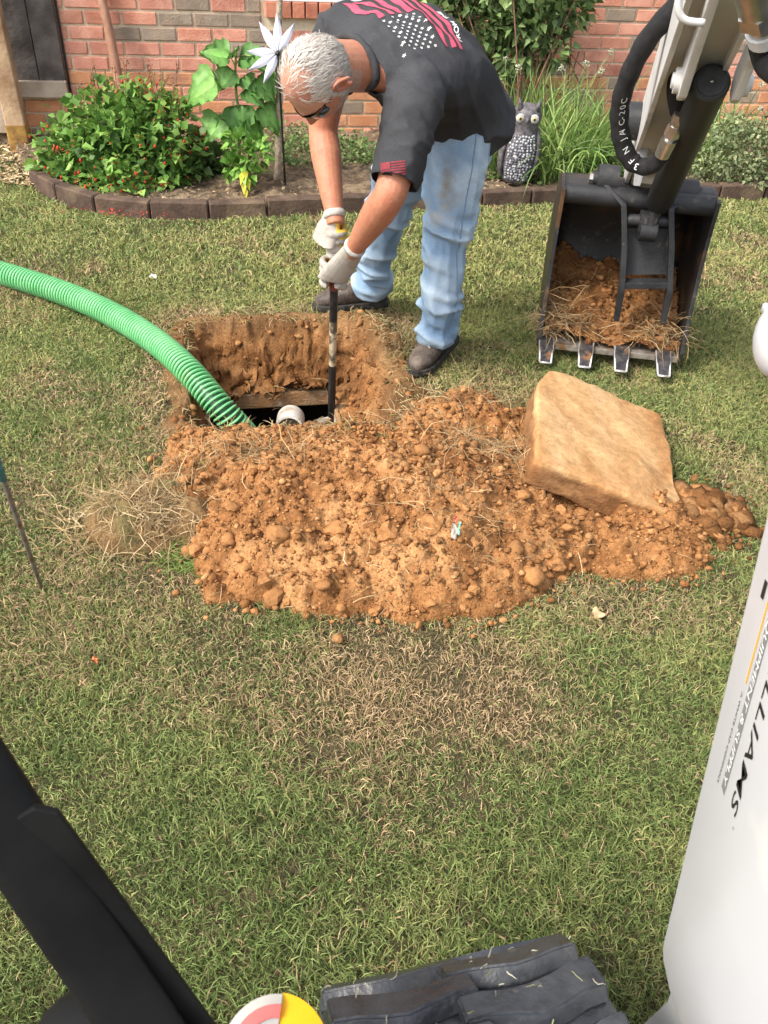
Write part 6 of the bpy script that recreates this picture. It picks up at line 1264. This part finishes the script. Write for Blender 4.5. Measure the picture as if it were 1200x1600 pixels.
# ---- gloves with five fingers closed on the shaft
M_gl = vmat('knit_glove', rough=.9, spec=.15, bump=.4, bscale=420, noise=.08, nscale=150)
def glove(W_, Gp, sgn, thumb_up, roll, lbl, E_, pdir=None, wr=(3.9, .55)):
    a = sdir; p = (W_-Gp) if pdir is None else np.array(pdir); p = unit(p-a*(p@a)); ca, sa = math.cos(roll), math.sin(roll); p = p*ca+np.cross(a, p)*sa; q = np.cross(a, p)*sgn
    mb = MB(); pc_ = Gp+p*.043-q*.006; wd = unit(pc_-W_)
    ua, wa = ([a]*5, [unit(np.cross(a, wd))]*5) if abs(wd@a) < .6 else ([q]*5, [p]*5)
    mb.loft([W_+wd*.004, W_+wd*.03, W_*.45+pc_*.55, pc_, Gp+p*.034+q*.030], ua, wa, [.034, .038, .049, .053, .047], [.030, .029, .028, .024, .016], n=18)
    for i, (off, ln_) in enumerate(((.0395, .92), (.0133, 1.05), (-.0128, 1.0), (-.038, .82))):
        th = np.linspace(.75, .75+3.75*ln_, 11); R_f = np.interp(np.linspace(0, 1, 11), [0, .2, .5, 1], [.043, .039, .031, .0285]); pts = [Gp+a*(off+.002*math.sin(t*2))+(p*math.cos(t)+q*math.sin(t))*R for t, R in zip(th, R_f)]
        pts = [Gp+p*.036+q*.012+a*off*.95]+pts; mb.tube(pts, np.linspace(.0128, .0103, 12), 10); mb.ball(pts[-1], .0103, nu=8, nv=6)
    ts = 1 if thumb_up else -1; tp_ = spline([Gp+p*.040-q*.020+a*ts*.020, Gp+p*.024-q*.038+a*ts*.036, Gp-p*.006-q*.034+a*ts*.046, Gp-p*.026-q*.016+a*ts*.050], 8); mb.tube(tp_, np.linspace(.0165, .0112, 8), 10); mb.ball(tp_[-1], .0112, nu=8, nv=6)
    me = remesh(mb, .0029, 3, .5); Vg = co(me); rad_ = np.linalg.norm((Vg-Gp)-np.outer((Vg-Gp)@a, a), axis=1); ang_ = np.arctan2((Vg-Gp)@q, (Vg-Gp)@p)
    cg = np.tile(np.array([.40, .37, .33]), (len(Vg), 1))*(1+.12*fbm(Vg, 30, 3, 700))[:, None]; wrap = (np.cos(ang_-wr[0]) > wr[1]) & (rad_ < .046); inner = (rad_ < .0285)
    cg = np.where((wrap & (fbm(Vg, 18, 2, 701) > -.75) | inner)[:, None], np.array([.68, .46, .07])*(1+.15*fbm(Vg, 40, 2, 702))[:, None], cg); dirt_ = sstep(.1, .6, fbm(Vg, 26, 3, 705))[:, None]; cg = cg*(1-.30*dirt_)+np.array([.26, .21, .15])*.30*dirt_
    setcol(me, cg); g = put('glove', me, M_gl, man); tag(g, lbl)
    b = MB(); fdr = unit(W_-E_); b.tube([W_-fdr*.004, W_+fdr*.008, W_+fdr*.018], [.0345, .0365, .0345], 20); b.build('cuff', mat('glove_cuff', (.42, .40, .36), (.50, .48, .44), rough=.95, scale=100, bump=.4, bscale=400), g)
    return g, a, p, q
GLp, GRp = shaft_at(424), shaft_at(374)
glove(WL, GLp, -1, False, -.75, 'grey and yellow work glove on the lower hand', EL); glove(WR, GRp, 1, True, 0, 'grey and yellow work glove on the upper hand', ER, pdir=(-.75, -.65, 0), wr=(2.6, .0))
